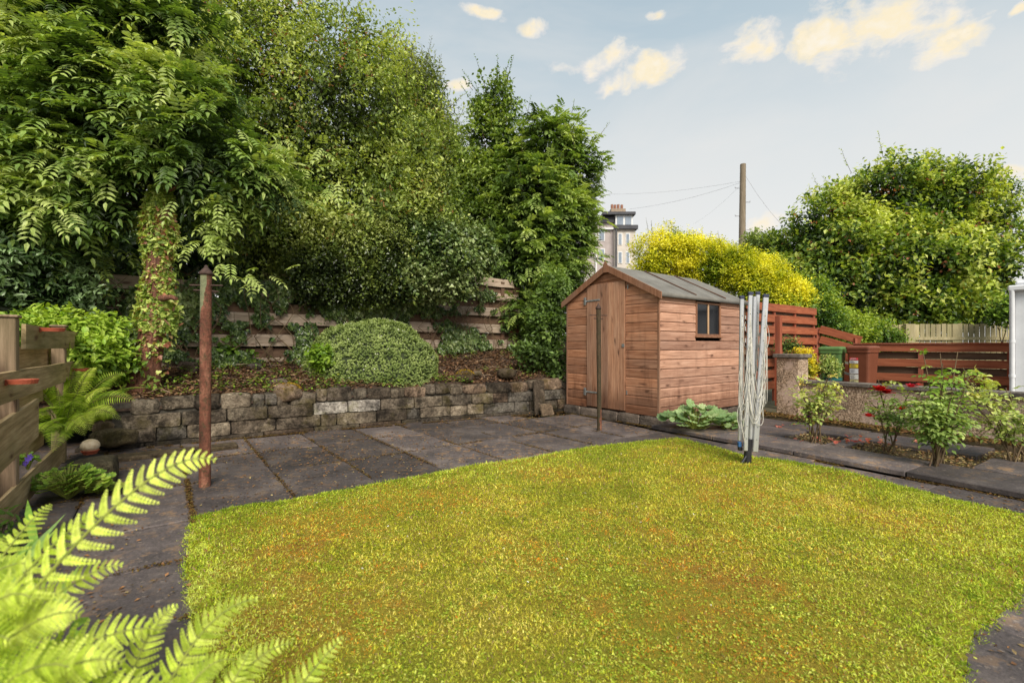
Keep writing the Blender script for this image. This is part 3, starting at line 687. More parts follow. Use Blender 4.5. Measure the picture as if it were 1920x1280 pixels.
for i in range(nb_+4):
    z0 = Z0+i*hb; z1 = z0+hb*.985
    def ylim(z): return (0, LY) if z <= ZE else ((z-ZE)/(ZR-ZE)*LY/2, LY-(z-ZE)/(ZR-ZE)*LY/2)
    if z0 >= ZR-.02: continue
    z1 = min(z1, ZR-.005); a0, a1 = ylim(z0), ylim(z1)
    segs = [(a0[0], DY0, a1[0], DY0), (DY1, a0[1], DY1, a1[1])] if z0 < DZ1-.04 else [(a0[0], a0[1], a1[0], a1[1])]
    for (p0, p1, q0, q1) in segs:
        q0, q1 = min(q0, q1), max(q0, q1)
        if p0 > p1: continue
        zt = z0+(z1-z0)*.82
        r0, r1 = p0+(q0-p0)*.82, p1+(q1-p1)*.82
        vs = [(-.015, p0, z0), (-.015, p1, z0), (-.015, r1, zt), (-.015, r0, zt), (-.004, q1, z1), (-.004, q0, z1), (0, p0, z0), (0, p1, z0), (0, q1, z1), (0, q0, z1)]
        A_.add(vs, [(0, 3, 2, 1), (3, 5, 4, 2), (0, 1, 7, 6), (5, 9, 8, 4), (0, 6, 9, 5, 3), (1, 2, 4, 8, 7), (6, 7, 8, 9)])
A_.prism([(.001, .002, ZE), (.001, LY-.002, ZE), (.001, LY/2, ZR-.004)], (.004, 0, 0)); A_.build('gable_wall', WG, sh)
A_ = Acc()
A_.box((0.004, 0.004, Z0), X_*(LX-.008), Y_*(LY-.01), Z*.02); A_.box((LX-.02, .004, Z0), X_*.016, Y_*(LY-.008), Z*(ZE-Z0)); A_.box((.004, LY-.02, Z0), X_*(LX-.03), Y_*.018, Z*(ZE-Z0))
A_.prism([(LX-.005, 0, ZE), (LX-.005, LY, ZE), (LX-.005, LY/2, ZR-.01)], (-.012, 0, 0)); A_.build('rear_wall', WT, sh)
for (x, y) in ((-.017, -.018), (LX-.02, -.018), (-.017, LY-.02)): A_ = Acc(); A_.box((x, y, Z0-.005), X_*.034, Y_*.034, Z*(ZE-Z0-.01), bev=.003); A_.build('corner_trim', WT, sh)
# door
dr = Acc(); ny_ = 7; wy = (DY1-DY0-.012)/ny_
for i in range(ny_): dr.box((-.032, DY0+.006+i*wy, Z0+.02), X_*.02, Y_*(wy-.005), Z*(DZ1-Z0-.03), bev=.003)
do = dr.build('door', WD, sh)
zinc = m_plain('zinc', (.45, .48, .50), (.30, .29, .28), 30., .45, .7, isl=0)
for z in (1.88, .40):
    h_ = Acc(); h_.box((-.040, DY1-.30, z-.013), X_*.006, Y_*.30, Z*.026, bev=.002); h_.box((-.040, DY1+.002, z-.06), X_*.007, Y_*.05, Z*.12, bev=.002)
    h_.tube([(-.044, DY1, z-.06), (-.044, DY1, z+.06)], .006, 8)
    for yy in (.27, .2, .12, .05): h_.tube([(-.040, DY1-yy, z), (-.0445, DY1-yy, z)], .006, 6, (.4, .4, .4))
    h_.build('hinge', zinc, do)
h_ = Acc(); h_.box((-.042, DY0+.005, 1.13), X_*.006, Y_*.05, Z*.05, (.4, .35, .3)); h_.build('latch', zinc, do)
for q in ((-.02, DY0-.05, 2.0), (-.02, DY0-.03, .42)): h_ = Acc(); h_.box(q, X_*.006, Y_*.02, Z*.06, (.5, .5, .5)); h_.build('turn_button', zinc, sh)
h_ = Acc(); h_.box((-.001, DY0, Z0+.005), X_*.003, Y_*(DY1-DY0), Z*(DZ1-Z0-.01), (.05, .04, .03)); h_.build('door_gap_shade', m_plain('dark_gap', (.02, .015, .012), isl=0), sh)  # near-black sheet standing for the shade in the gaps of the door
# window
fr = Acc(); b_ = .032
fr.box((WX0, -.03, WZ0), X_*b_, Y_*.04, Z*(WZ1-WZ0), bev=.002); fr.box((WX1-b_, -.03, WZ0), X_*b_, Y_*.04, Z*(WZ1-WZ0), bev=.002)
fr.box((WX0+b_, -.028, WZ1-b_), X_*(WX1-WX0-2*b_), Y_*.038, Z*b_, bev=.002); fr.box((WX0+b_, -.028, WZ0), X_*(WX1-WX0-2*b_), Y_*.038, Z*b_, bev=.002)
wn = fr.build('window', WT, sh)
xm = (WX0+WX1)/2
mu = Acc(); mu.box((xm-.02, -.026, WZ0+b_), X_*.032, Y_*.03, Z*(WZ1-WZ0-2*b_), bev=.002); mu.build('mullion', m_wood('pale_wood', [(.4, .25, .14), (.5, .33, .2), (.58, .42, .28)], 2, knots=False), wn)
si = Acc(); si.box((WX0-.02, -.055, WZ0-.025), X_*(WX1-WX0+.04), Y_*.055, Z*.024, bev=.003); si.build('sill', WT, wn)
m_, nt = newmat('dark_glass'); GLASS = finish(m_, nt, (.012, .013, .016), .06, spec=.3)
for (x0, x1) in ((WX0+b_, xm-.02), (xm+.012, WX1-b_)):
    p_ = Acc(); p_.box((x0, -.012, WZ0+b_), X_*(x1-x0), Y_*.004, Z*(WZ1-WZ0-2*b_)); p_.build('pane', GLASS, wn)
# a pale interior frame and a dark hanging object seen behind the right and left panes
PALE = m_plain('white_paint', (.75, .75, .76), (.62, .62, .62), 8., .5, isl=0)
# roof
def m_felt():
    m, nt = newmat('roof_felt'); co = oc(nt)
    c = ramp(nt, noise(nt, co, 3., 5, .7), [(.3, (.12, .112, .10)), (.7, (.21, .20, .18))])
    c = mix(nt, c, ramp(nt, noise(nt, co, 160., 3, .8), [(.3, .75), (.7, 1.25)]), 1., 'MULTIPLY')
    c = mix(nt, c, (.26, .26, .22), ramp(nt, noise(nt, co, 14., 4, .7), [(.58, 0.), (.72, .45)]))
    return finish(m, nt, c, .9, bump=noise(nt, co, 200., 3, .8), bstr=.5, bdist=.004)
FELT = m_felt(); ov = .07; sl = (ZR-ZE)/(LY/2)
for sg in (-1, 1):
    rf = Acc(); e0 = np.array([-ov+.02, LY/2+sg*(LY/2+.075), ZE-sl*.075+.02]); r0 = np.array([-ov+.02, LY/2, ZR+.02]); LXR = LX+ov+.04
    nx_ = 24; vs = []
    for i in range(nx_+1):
        for j in range(9):
            q = e0+(r0-e0)*j/8+X_*LXR*i/nx_; q[2] += .004*math.sin(i*1.7+j)*.6+random.uniform(-.0015, .0015); vs.append(q)
    vs = np.array(vs); top = vs+[0, 0, .012]; n_ = len(vs)
    i, j = np.meshgrid(np.arange(nx_), np.arange(8), indexing='ij'); q = (i*9+j).ravel(); fq = np.stack([q, q+9, q+10, q+1], 1)
    rf.add(top, fq); rf.add(vs, fq[:, ::-1])
    rf.box(e0+Z*-.045+np.array([0, sg*.001, 0]), X_*LXR, Y_*sg*.004, Z*.06, (.18, .18, .2)); ro = rf.build('roof', FELT, sh, smooth=True)
    bt = Acc()
    for xb in (.85, 1.70):
        s0 = e0+(r0-e0)*0.03; bt.box(s0+X_*(xb+ov-.02)+Z*.012, X_*.03, (r0-e0)*.94, Z*.02, bev=.003)
    bt.build('batten', m_wood('dark_batten', [(.05, .03, .02), (.09, .05, .035), (.14, .08, .05)], 1, knots=False), ro)
    bb = Acc(); s0 = np.array([-ov, LY/2+sg*(LY/2+.085), ZE-sl*.085-.055]); s1 = np.array([-ov, LY/2, ZR-.055])
    bb.prism([s0, s1, s1+Z*.105, s0+Z*.098], (.02, 0, 0)); bb.build('bargeboard', WT, sh)
    ea = Acc(); ea.box((-.02, LY/2+sg*(LY/2+.055)-.01, ZE-.055), X_*(LX+.04), Y_*.02, Z*.04); ea.build('fascia', WT, sh)
fi = Acc(); fi.prism([(-ov-.012, LY/2-.04, ZR-.08), (-ov-.012, LY/2+.04, ZR-.08), (-ov-.012, LY/2+.04, ZR+.05), (-ov-.012, LY/2, ZR+.10), (-ov-.012, LY/2-.04, ZR+.05)], (.011, 0, 0)); fi.build('finial', WT, sh)
# plinth
pl = Acc()
CONC = m_plain('old_concrete', (.20, .155, .125), (.07, .055, .045), 6., .95, bstr=1., bscale=30., isl=.2, bdist=.03)
for i in range(5): stone(pl, np.array([.07, .2+i*.4-.08, .06]), X_*.12, Y_*.205, Z*.085, (1, 1, 1), .06, 7)
for i in range(5): stone(pl, np.array([.3+i*.45, .10, .055]), X_*.23, Y_*.1, Z*.085, (1, 1, 1), .06, 7)
pl.box((.1, .15, 0), X_*2.3, Y_*1.75, Z*.13)
pt = pl.build('concrete_base', CONC, None); pt.location = tuple(N0); pt.rotation_euler = (0, 0, math.atan2(.6, .8)); tag(pt, 'rough crumbling concrete base under the garden shed', 'concrete base')

# ================================================================ FENCE ON THE BANK
GREYW = m_wood('weathered_board', [(.18, .135, .105), (.40, .315, .255), (.60, .50, .43)], 0, gam=.45, grime=(.10, .08, .045))
DARKW = m_wood('dark_board', [(.06, .035, .022), (.13, .075, .05), (.20, .13, .09)], 0, gam=.5, grime=(.04, .04, .02))
MOSSW = m_wood('mossy_board', [(.17, .12, .065), (.36, .265, .145), (.54, .43, .27)], 0, gam=.8, grime=(.09, .10, .03))
MOSSP = m_wood('mossy_post_wood', [(.11, .08, .05), (.24, .17, .115), (.36, .27, .19)], 2, gam=.5, grime=(.09, .09, .03))
RUST = (.2, .1, .07)
def local_board(parent, name, mat, p0, p1, zh, th, tilt=0., skew=(0, 0)):
    """a board lying along p0->p1 (its own grain runs along object x)"""
    p0 = np.asarray(p0, float); p1 = np.asarray(p1, float); L = np.linalg.norm(p1-p0); A_ = Acc()
    e = Vector(nrm(p1-p0)); zz = Vector((0, 0, 1)); y = zz.cross(e).normalized(); z = e.cross(y)
    n = 7; vs = []
    for i in range(n):
        for (yy, q) in ((0, 0), (0, 1), (th, 1), (th, 0)):
            h0, h1 = skew[0]*i/(n-1), zh+skew[1]*i/(n-1)
            vs.append((L*i/(n-1), yy+tilt*(q*zh)+random.uniform(-.003, .003), (h0 if q == 0 else h1)+random.uniform(-.004, .004)))
    fs = [(k*4+a, (k+1)*4+a, (k+1)*4+(a+1) % 4, k*4+(a+1) % 4) for k in range(n-1) for a in range(4)]+[(0, 1, 2, 3), ((n-1)*4+3, (n-1)*4+2, (n-1)*4+1, (n-1)*4)]
    A_.add(vs, fs); o = A_.build(name, mat, parent)
    from mathutils import Matrix
    M = Matrix((e, y, z)).transposed().to_4x4(); l = parent.location; M.translation = Vector(p0)-l; o.matrix_local = M
    return o
FT = thing('bank_fence', 'weathered horizontal board fence on the bank half buried under ivy', 'fence', fence_at(0))
for (a0, a1, rows, lean) in ((-4.2, .95, (.96, 1.33, 1.68, 2.12), .0), (.95, 5.15, (.93, 1.27, 1.63, 1.98, 2.32, 2.62), .06)):
    for i, zt in enumerate(rows):
        j = random.uniform(-.01, .01); x = a0
        while x < a1-.05:
            x2 = min(x+random.uniform(1.5, 2.2), a1)
            if a1-x2 < .5: x2 = a1
            if a1 > 3 and i >= 4: x = max(x, 2.9 if i == 4 else 3.4); x2 = a1-.3*(i-3)
            local_board(FT, 'board', GREYW, fence_at(x)+Z*(zt-.19+j), fence_at(x2-.006)+Z*(zt-.19+j+random.uniform(-.012, .012)), .185, .022, tilt=.10+lean*i)
            x = a1 if (a1 > 3 and i >= 4) else x2
        if i < len(rows)-1:
            local_board(FT, 'board', DARKW, fence_at(a0)+V*.05+Z*(zt-.03), fence_at(a1-(.4 if i > 3 else 0))+V*.05+Z*(zt-.03), .18, .02, tilt=.1)
local_board(FT, 'board', m_wood('red_board', [(.12, .03, .018), (.26, .06, .03), (.36, .10, .05)], 0, gam=.3), fence_at(4.35)-V*.03+Z*1.44, fence_at(4.82)-V*.03+Z*1.44, .185, .02)
for x in (-3.9, -2.1, -.4, .98, 2.5, 4.2):
    p = fence_at(x)+V*.026; A_ = Part(); A_.box(p+Z*.6, U*.09, V*.08, Z*(1.45 if x < .9 else 1.95)); A_.put('post', DARKW, FT)

# ================================================================ LOW FENCE AT LEFT
W_ = np.array([.6, -.8, 0.]); Lr = np.array([-4.12, 4.2, 0.]); n_f = np.array([.8, .6, 0])        # n_f points to the lawn side
LF = thing('low_fence', 'short mossy hit and miss board fence with red pot rings at the left edge', 'fence', Lr)
for (s0, s1, z0, h, off, sk) in ((-1.45, 1.2, 1.125, .175, .0, (0, 0)), (-1.15, 3.2, .80, .185, .0, (0, 0)), (.76, 3.2, .45, .155, .0, (-.12, .02)), (-.42, 3.2, .04, .17, .0, (0, .02))):
    local_board(LF, 'board', MOSSW, Lr+W_*s1+n_f*off+Z*(z0+sk[0]), Lr+W_*s0+n_f*off+Z*z0, h-sk[0]+sk[1], .022)
for (s0, s1, z0, h) in ((-1.3, 3.2, .96, .18), (-.9, 3.2, .64, .18), (-.3, 3.2, .22, .20)):
    local_board(LF, 'board', MOSSW, Lr+W_*s1-n_f*.13+Z*z0, Lr+W_*s0-n_f*.13+Z*z0, h, .022)
for s_ in (1.39, -.5):
    p = Lr+W_*s_-n_f*.105; A_ = Part(); A_.box(p+W_*-.05, W_*.10, n_f*.10, Z*1.335, bev=.006); po = A_.put('post', MOSSP, LF)
    A_ = Acc(); q = p-W_*.062-n_f*.012; A_.box(q-Lr-W_*0+Z*1.335, W_*.124, n_f*.124, Z*.018, bev=.005); c_ = A_.build('post_cap', MOSSP, po); c_.location = -po.location if False else (Lr[0], Lr[1], 0)
TERRA = m_plain('terracotta', (.42, .10, .05), (.30, .07, .04), 12., .6, isl=.1)
for (px, py, s_, lab) in ((68, 618, .75, 'empty terracotta pot ring on the top fence board nearest the tall front post'), (155, 633, -1.3, 'empty terracotta pot ring at the far right end of the top fence board'),
                          (22, 715, 1.72, 'large terracotta pot ring on the second fence board at the left edge'), (131, 693, -.75, 'terracotta pot ring half hidden by the fern on the second fence board')):
    c = Lr+W_*s_+n_f*.075; Y = c[1]; z = CH-(py-HY)/F*Y
    o = Acc(); m_ = 24; a_ = np.arange(m_)/m_*2*math.pi; vs = []
    for (r, z_) in ((.066, -.014), (.072, .012), (.066, .014), (.060, -.012)): vs += [(r*math.cos(t), r*math.sin(t), z_) for t in a_]
    i = np.arange(m_); j = (i+1) % m_; o.add(vs, np.concatenate([np.stack([k*m_+i, k*m_+j, ((k+1) % 4)*m_+j, ((k+1) % 4)*m_+i], 1) for k in range(4)]))
    o.box(-n_f*.078-W_*.012-Z*.02, n_f*.012, W_*.024, Z*.035)
    r_ = o.build('pot_ring', TERRA, None); r_.location = (c[0], c[1], z); tag(r_, lab, 'pot ring', 'terracotta pot rings screwed to the low fence')

# ================================================================ CLOTHES POSTS
def m_rust(name, green=True):
    m, nt = newmat(name); co = oc(nt); sp = N(nt, 'ShaderNodeSeparateXYZ'); nt.links.new(co, sp.inputs[0])
    c = ramp(nt, noise(nt, co, 9., 6, .75, (1, 1, .35)), [(.3, (.045, .024, .016)), (.5, (.17, .062, .038)), (.68, (.36, .165, .105))])
    c = mix(nt, c, (.05, .045, .02), ramp(nt, noise(nt, co, 24., 5, .8), [(.5, 0.), (.62, .8)]))
    gm = mathn(nt, 'ADD', mathn(nt, 'MULTIPLY', sp.outputs[2], .9), mathn(nt, 'MULTIPLY', noise(nt, co, 7., 4, .6, (1, 1, .3)), 1.))
    xs_ = mathn(nt, 'MULTIPLY', sp.outputs[0], -6.)
    gm = mathn(nt, 'ADD', gm, xs_)
    c = mix(nt, c, (.20, .24, .13) if green else (.035, .036, .018), ramp(nt, gm, [(1.75, 0.), (1.8, 1.)] if False else [(.0, 0.), (1., 1.)]) if False else mathn(nt, 'MULTIPLY', mathn(nt, 'GREATER_THAN', gm, 1.84 if green else .62), .8))
    c = mix(nt, c, ramp(nt, noise(nt, co, 60., 4, .8), [(.3, .6), (.7, 1.3)]), 1., 'MULTIPLY')
    return finish(m, nt, c, .8, bump=noise(nt, co, 50., 5, .8), bstr=.8, bdist=.01, spec=.3)
def clothes_post(px, py, h, r, lab, mat, lean):
    b = G(px, py); t = thing('clothes_post', lab, 'clothes post', b, 0, 'old metal clothes posts set in the paving')
    A_ = Acc(); n = 12; zz = np.linspace(-.02, h-.07, n)
    A_.tube([(lean*z, 0, z) for z in zz], [r*(1.04 if z < .25 else 1) for z in zz], 18); A_.build('pole', mat, t, True)
    A_ = Acc(); q = lean*h; prof = [(r*1.0, h-.075), (r*1.28, h-.07), (r*1.25, h-.055), (r*.75, h-.03), (r*.35, h-.012), (r*.33, h), (r*.1, h+.008)]
    A_.tube([(q, 0, z) for _, z in prof], [k for k, _ in prof], 18); A_.build('cap', m_rod, t, True)
    for (z, L, ang) in ((h-.155, max(r*3.3, .12), 0.), (h-.20, max(r*2.1, .075), .5)):
        A_ = Acc(); A_.tube([(q-L*math.cos(ang), -L*math.sin(ang), z), (q+L*math.cos(ang), L*math.sin(ang), z-.004)], max(r*.14, .0065), 8); A_.build('hook_bar', m_rod, t)
m_rod = m_plain('rusty_rod', (.085, .05, .04), (.035, .022, .018), 30., .8, isl=0)
clothes_post(384, 912, 1.80, .041, 'thick rusty red clothes post with peeling green paint beside the stone wall', m_rust('rust_paint'), .006)
clothes_post(1124, 807, 1.72, .031, 'thin dark mossy clothes post standing before the shed door', m_rust('dark_rust', False), -.008)

# ================================================================ ROTARY AIRER
ALU = m_plain('aluminium', (.62, .63, .66), (.48, .49, .52), 10., .38, .65, bstr=.1, isl=.06, st=(1, 1, .2))
BLK = m_plain('black_plastic', (.025, .025, .03), (.015, .015, .017), 10., .45, isl=0)
DBL = m_plain('navy_plastic', (.05, .055, .10), (.035, .04, .07), 10., .45, isl=0)
AB = G(1401, 873); ar = thing('rotary_airer', 'folded silver rotary clothes airer with slack white lines standing in the lawn', 'clothes airer', AB)
def AP(px, py, dy=0.): return P(px, py, AB[1]+dy)-AB
A_ = Acc(); A_.tube([AP(1404, 850), AP(1407, 832), AP(1411, 690), AP(1414.5, 556)], .021, 16); A_.build('pole', ALU, ar, True)
A_ = Acc(); A_.tube([AP(1401, 878), AP(1402, 850), AP(1404.5, 822)], [.036, .034, .030], 16); A_.build('ground_socket', BLK, ar, True)
A_ = Acc(); A_.tube([AP(1399, 855, -.02), AP(1391, 868, -.04), AP(1384, 871, -.05)], [.012, .014, .009], 8); A_.build('lever', BLK, ar, True)
A_ = Acc(); A_.box(AP(1385, 838, -.03), X_*.03, Y_*.03, Z*.05, bev=.004); A_.build('peg', m_plain('blue_plastic', (.04, .13, .32), isl=0), ar)
A_ = Acc(); A_.box(AP(1385.5, 838, -.028)+Z*-.035, X_*.038, Y_*.03, Z*.036, bev=.004); A_.build('hub', BLK, ar)
arms = [((1392, 560), (1389, 826), -.02, .038), ((1408, 553), (1399, 845), -.07, .036), ((1437, 557), (1417, 847), -.04, .050), ((1422, 552), (1408, 842), .07, .036)]
tops = []
for (t, b_, dy, wd) in arms:
    a0, a1 = AP(*b_, dy), AP(*t, dy); d = nrm(a1-a0); sx = nrm(np.cross(d, Y_)); A_ = Acc()
    A_.box(a0-sx*wd/2, a1-a0, sx*wd, Y_*.022, bev=.004); ao = A_.build('arm', ALU, ar)
    A_ = Acc(); A_.box(a1-sx*(wd/2+.003)-Y_*.003, d*.03, sx*(wd+.006), Y_*.028, bev=.005); A_.build('end_cap', DBL, ao)
    A_ = Acc()
    for k in range(1, 12):
        q = a0+(a1-a0)*k/12.5-Y_*.003; A_ = Acc(); A_.tube([q, q-Y_*.003], .0035, 6); A_.build('line_hole', BLK, ao)
    tops.append((a0, a1, sx))
A_ = Acc(); A_.tube([AP(1405, 702, -.03), AP(1416, 702, -.03)], .014, 8); A_.build('clip', BLK, ar)
CORD = m_plain('white_cord', (.72, .70, .65), (.55, .53, .48), 20., .7, isl=0)
pairs = [(0, 1), (1, 2), (2, 3), (3, 0), (1, 2), (0, 1), (2, 3), (1, 3)]
L_ = Acc()
for k in range(38):
    i, j = pairs[k % 8]; f = .30+.66*random.random(); a0, a1, _ = tops[i]; b0, b1, _ = tops[j]
    p0 = a0+(a1-a0)*f; p3 = b0+(b1-b0)*(f+random.uniform(-.06, .02)); side = nrm((p0+p3)/2-AP(1411, 700))*np.array([1, 1, 0])
    low = CH-(random.uniform(755, 812)-HY)/F*AB[1]; oo = side*random.uniform(.0, .09)+X_*random.uniform(-.06, .07)
    q1 = np.array([p0[0], p0[1], low])*1.0+oo; q2 = np.array([p3[0], p3[1], low])+oo; q1[0] += random.uniform(-.025, .0); q2[0] += random.uniform(0, .03)
    if p0[0] > p3[0]: q1[0], q2[0] = max(q1[0], q2[0]), min(q1[0], q2[0])
    t = np.linspace(0, 1, 22)[:, None]; pts = (1-t)**3*p0+3*t*(1-t)**2*(q1*1.0-Z*.12)+3*t*t*(1-t)*(q2-Z*.12)+t**3*p3
    pts += rng.normal(size=3)*.01*np.sin(t*3.14); L_.tube(pts, .0023, 5, (1, 1, 1), False)
for k in range(14):
    i = k % 4; a0, a1, _ = tops[i]; pts = []
    f0 = random.uniform(.15, .8); x0 = random.uniform(-.03, .03)
    for q in range(10): pts.append(a0+(a1-a0)*(f0+(q-5)*.02)+X_*(x0+math.sin(q/9*math.pi)*random.choice((-1, 1))*.0+(.03 if i == 2 else -.025)*math.sin(q/9*math.pi))-Y_*.01)
    L_.tube(pts, .0023, 5, (1, 1, 1), False)
L_.build('washing_line', CORD, ar, True)

# ================================================================ LOW RENDERED WALL AND PILLAR
def m_dash():
    m, nt = newmat('pebble_dash'); co = oc(nt)
    c = ramp(nt, noise(nt, co, 48., 3, .8), [(.35, (.08, .055, .04)), (.5, (.34, .24, .16)), (.65, (.75, .58, .44))])
    c = mix(nt, c, (.56, .42, .34), mathn(nt, 'MULTIPLY', ramp(nt, noise(nt, co, 1.3, 6, .7, (1, 1, 1.4)), [(.49, 0.), (.54, 1.)]), .85))
    c = mix(nt, c, (.03, .026, .022), mathn(nt, 'MULTIPLY', ramp(nt, noise(nt, co, 1.9, 5, .65), [(.54, 0.), (.66, 1.)]), .75))
    c = mix(nt, c, ramp(nt, noise(nt, co, 40., 4, .8), [(.3, .7), (.7, 1.25)]), 1., 'MULTIPLY')
    return finish(m, nt, c, .95, bump=noise(nt, co, 80., 4, .8), bstr=1., bdist=.012, spec=.2)
DASH = m_dash(); COPE = m_plain('coping_stone', (.20, .17, .145), (.06, .052, .045), 7., .9, bstr=1., bscale=50., isl=.12)
RW0 = np.array([4.36, 7.29, 0.]); RWL = 6.5
rw = thing('rendered_wall', 'low patchy rendered boundary wall with dark stone coping behind the roses', 'wall', RW0)
A_ = Part(); A_.box(RW0+D2*.18, D2*RWL, N2*.16, Z*.57); A_.put('wall', DASH, rw)
A_ = Part(); x = .18
while x < RWL: A_.box(RW0+D2*x-N2*.035+Z*.57, D2*.896, N2*.23, Z*.055, bev=.008); x += .9
A_.put('coping', COPE, rw)
pr = thing('gate_pillar', 'square pebble dashed pillar with flat stone cap at the end of the low wall', 'pillar', RW0)
A_ = Part(); A_.box(RW0-D2*.17+N2*-.06, D2*.34, N2*.30, Z*.96, bev=.012); A_.put('shaft', DASH, pr)
A_ = Part(); A_.box(RW0-D2*.21+N2*-.10+Z*.96, D2*.42, N2*.38, Z*.06, bev=.01); A_.put('cap', COPE, pr)

# ================================================================ NEIGHBOUR'S GARDEN
REDW = m_wood('red_stained_board', [(.15, .04, .02), (.31, .088, .042), (.44, .16, .08)], 0, gam=.35, grime=(.20, .09, .05), knots=False)
REDP = m_wood('red_stained_post', [(.15, .035, .018), (.28, .065, .03), (.38, .11, .055)], 2, knots=False)
def hboards(root, p0, p1, rows, h, th=.022, z_drop=0., off=None):
    for z in rows: local_board(root, 'board', REDW, np.asarray(p0)+Z*z, np.asarray(p1)+Z*(z-z_drop), h, th)
q0 = np.array([4.55, 8.97, 0]); q1 = np.array([7.2, 10.95, 0])
fu = thing('red_fence', 'tall red stained slatted fence panel behind the rotary airer', 'fence', q0)
hboards(fu, q0, q1, (1.87, 1.64, 1.41, 1.18, .95, .72, .49, .26), .155)
for z in (1.76, 1.53, 1.30, 1.07, .84, .6, .37): local_board(fu, 'board', DARKW, q0+V*.07+Z*z, q1+V*.07+Z*z, .14, .02)
for f in (.04, .36, .66, .97): p = q0+(q1-q0)*f+V*.026; A_ = Part(); A_.box(p, U*.07, V*.042, Z*1.98); A_.put('post', REDP, fu)
p = P(1449, 665, 9.0)*[1, 1, 0]-V*.05; A_ = Part(); A_.box(p-U*.05-V*.1, U*.10, V*.09, Z*1.72); A_.put('post', REDP, fu)
s0, s1 = np.array([7.24, 10.95, 0]), P(1612, 640, 10.4)*[1, 1, 0]
fs_ = thing('sloping_red_fence', 'short red slatted fence section sloping down towards the wheelie bins', 'fence', s0)
hboards(fs_, s0, s1, (1.46, 1.22, .98, .74, .5), .17, z_drop=.27)
A_ = Part(); A_.box(s0+np.array([-.02, .03, 0]), X_*.08, Y_*.07, Z*1.58); A_.box(s1+np.array([-.08, .03, 0]), X_*.08, Y_*.07, Z*1.32); 
A_.put('post', REDP, fs_)
l0 = P(1600, 660, 10.2)*[1, 1, 0]; l1 = l0+nrm([.63, -.62, 0])*2.55; dl = nrm(l1-l0)
fl = thing('long_red_fence', 'long low red brown slatted fence right of the brown wheelie bin', 'fence', l0)
l1 = P(1899, 660, 8.5)*[1, 1, 0]; dl = nrm(l1-l0); nl = np.array([-dl[1], dl[0], 0])
if nl[1] < 0: nl = -nl
hboards(fl, l0, l1, (1.03, .72, .42, .12), .155)
for z in (.88, .57, .27): local_board(fl, 'board', DARKW, l0+nl*.085+Z*z, l1+nl*.085+Z*z, .14, .02)
for f in (.02, .45, .97): p = l0+(l1-l0)*f+nl*.024; A_ = Part(); A_.box(p, dl*.08, nl*.058, Z*1.175); A_.put('post', REDP, fl)
A_ = Part(); A_.box(l0-nl*.03+Z*1.186, l1-l0, nl*.13, Z*.022); A_.put('top_rail', REDP, fl)

PALEW = m_wood('pale_fence_board', [(.20, .17, .09), (.33, .29, .17), (.45, .40, .27)], 2, knots=False, gam=.4, grime=(.2, .2, .09))
f0, f1 = P(1655, 650, 14.)*[1, 1, 0], P(1945, 650, 13.6)*[1, 1, 0]; df = nrm(f1-f0); nf = np.array([-df[1], df[0], 0])
pf_ = thing('pale_fence', 'pale vertical board fence in the distance under the large tree', 'fence', f0)
A_ = Part(); x = 0; Lf = np.linalg.norm(f1-f0)
while x < Lf: A_.box(f0+df*x+Z*.2, df*.125, nf*.02, Z*(1.60+random.uniform(-.015, .015))); x += .15
A_.put('board_panel', PALEW, pf_)
A_ = Part(); A_.box(f0-nf*.05+Z*1.32, f1-f0, nf*.04, Z*.09); A_.put('rail', PALEW, pf_)
A_ = Part(); A_.box(f0-nf*.05+Z*.55, f1-f0, nf*.04, Z*.09); A_.put('rail', PALEW, pf_)
for px in (1705, 1792): p = P(px, 650, 13.85)*[1, 1, 0]; A_ = Part(); A_.box(p-df*.14+Z*0-nf*.07, df*.26, nf*.12, Z*1.80); A_.put('post', PALEW, pf_)

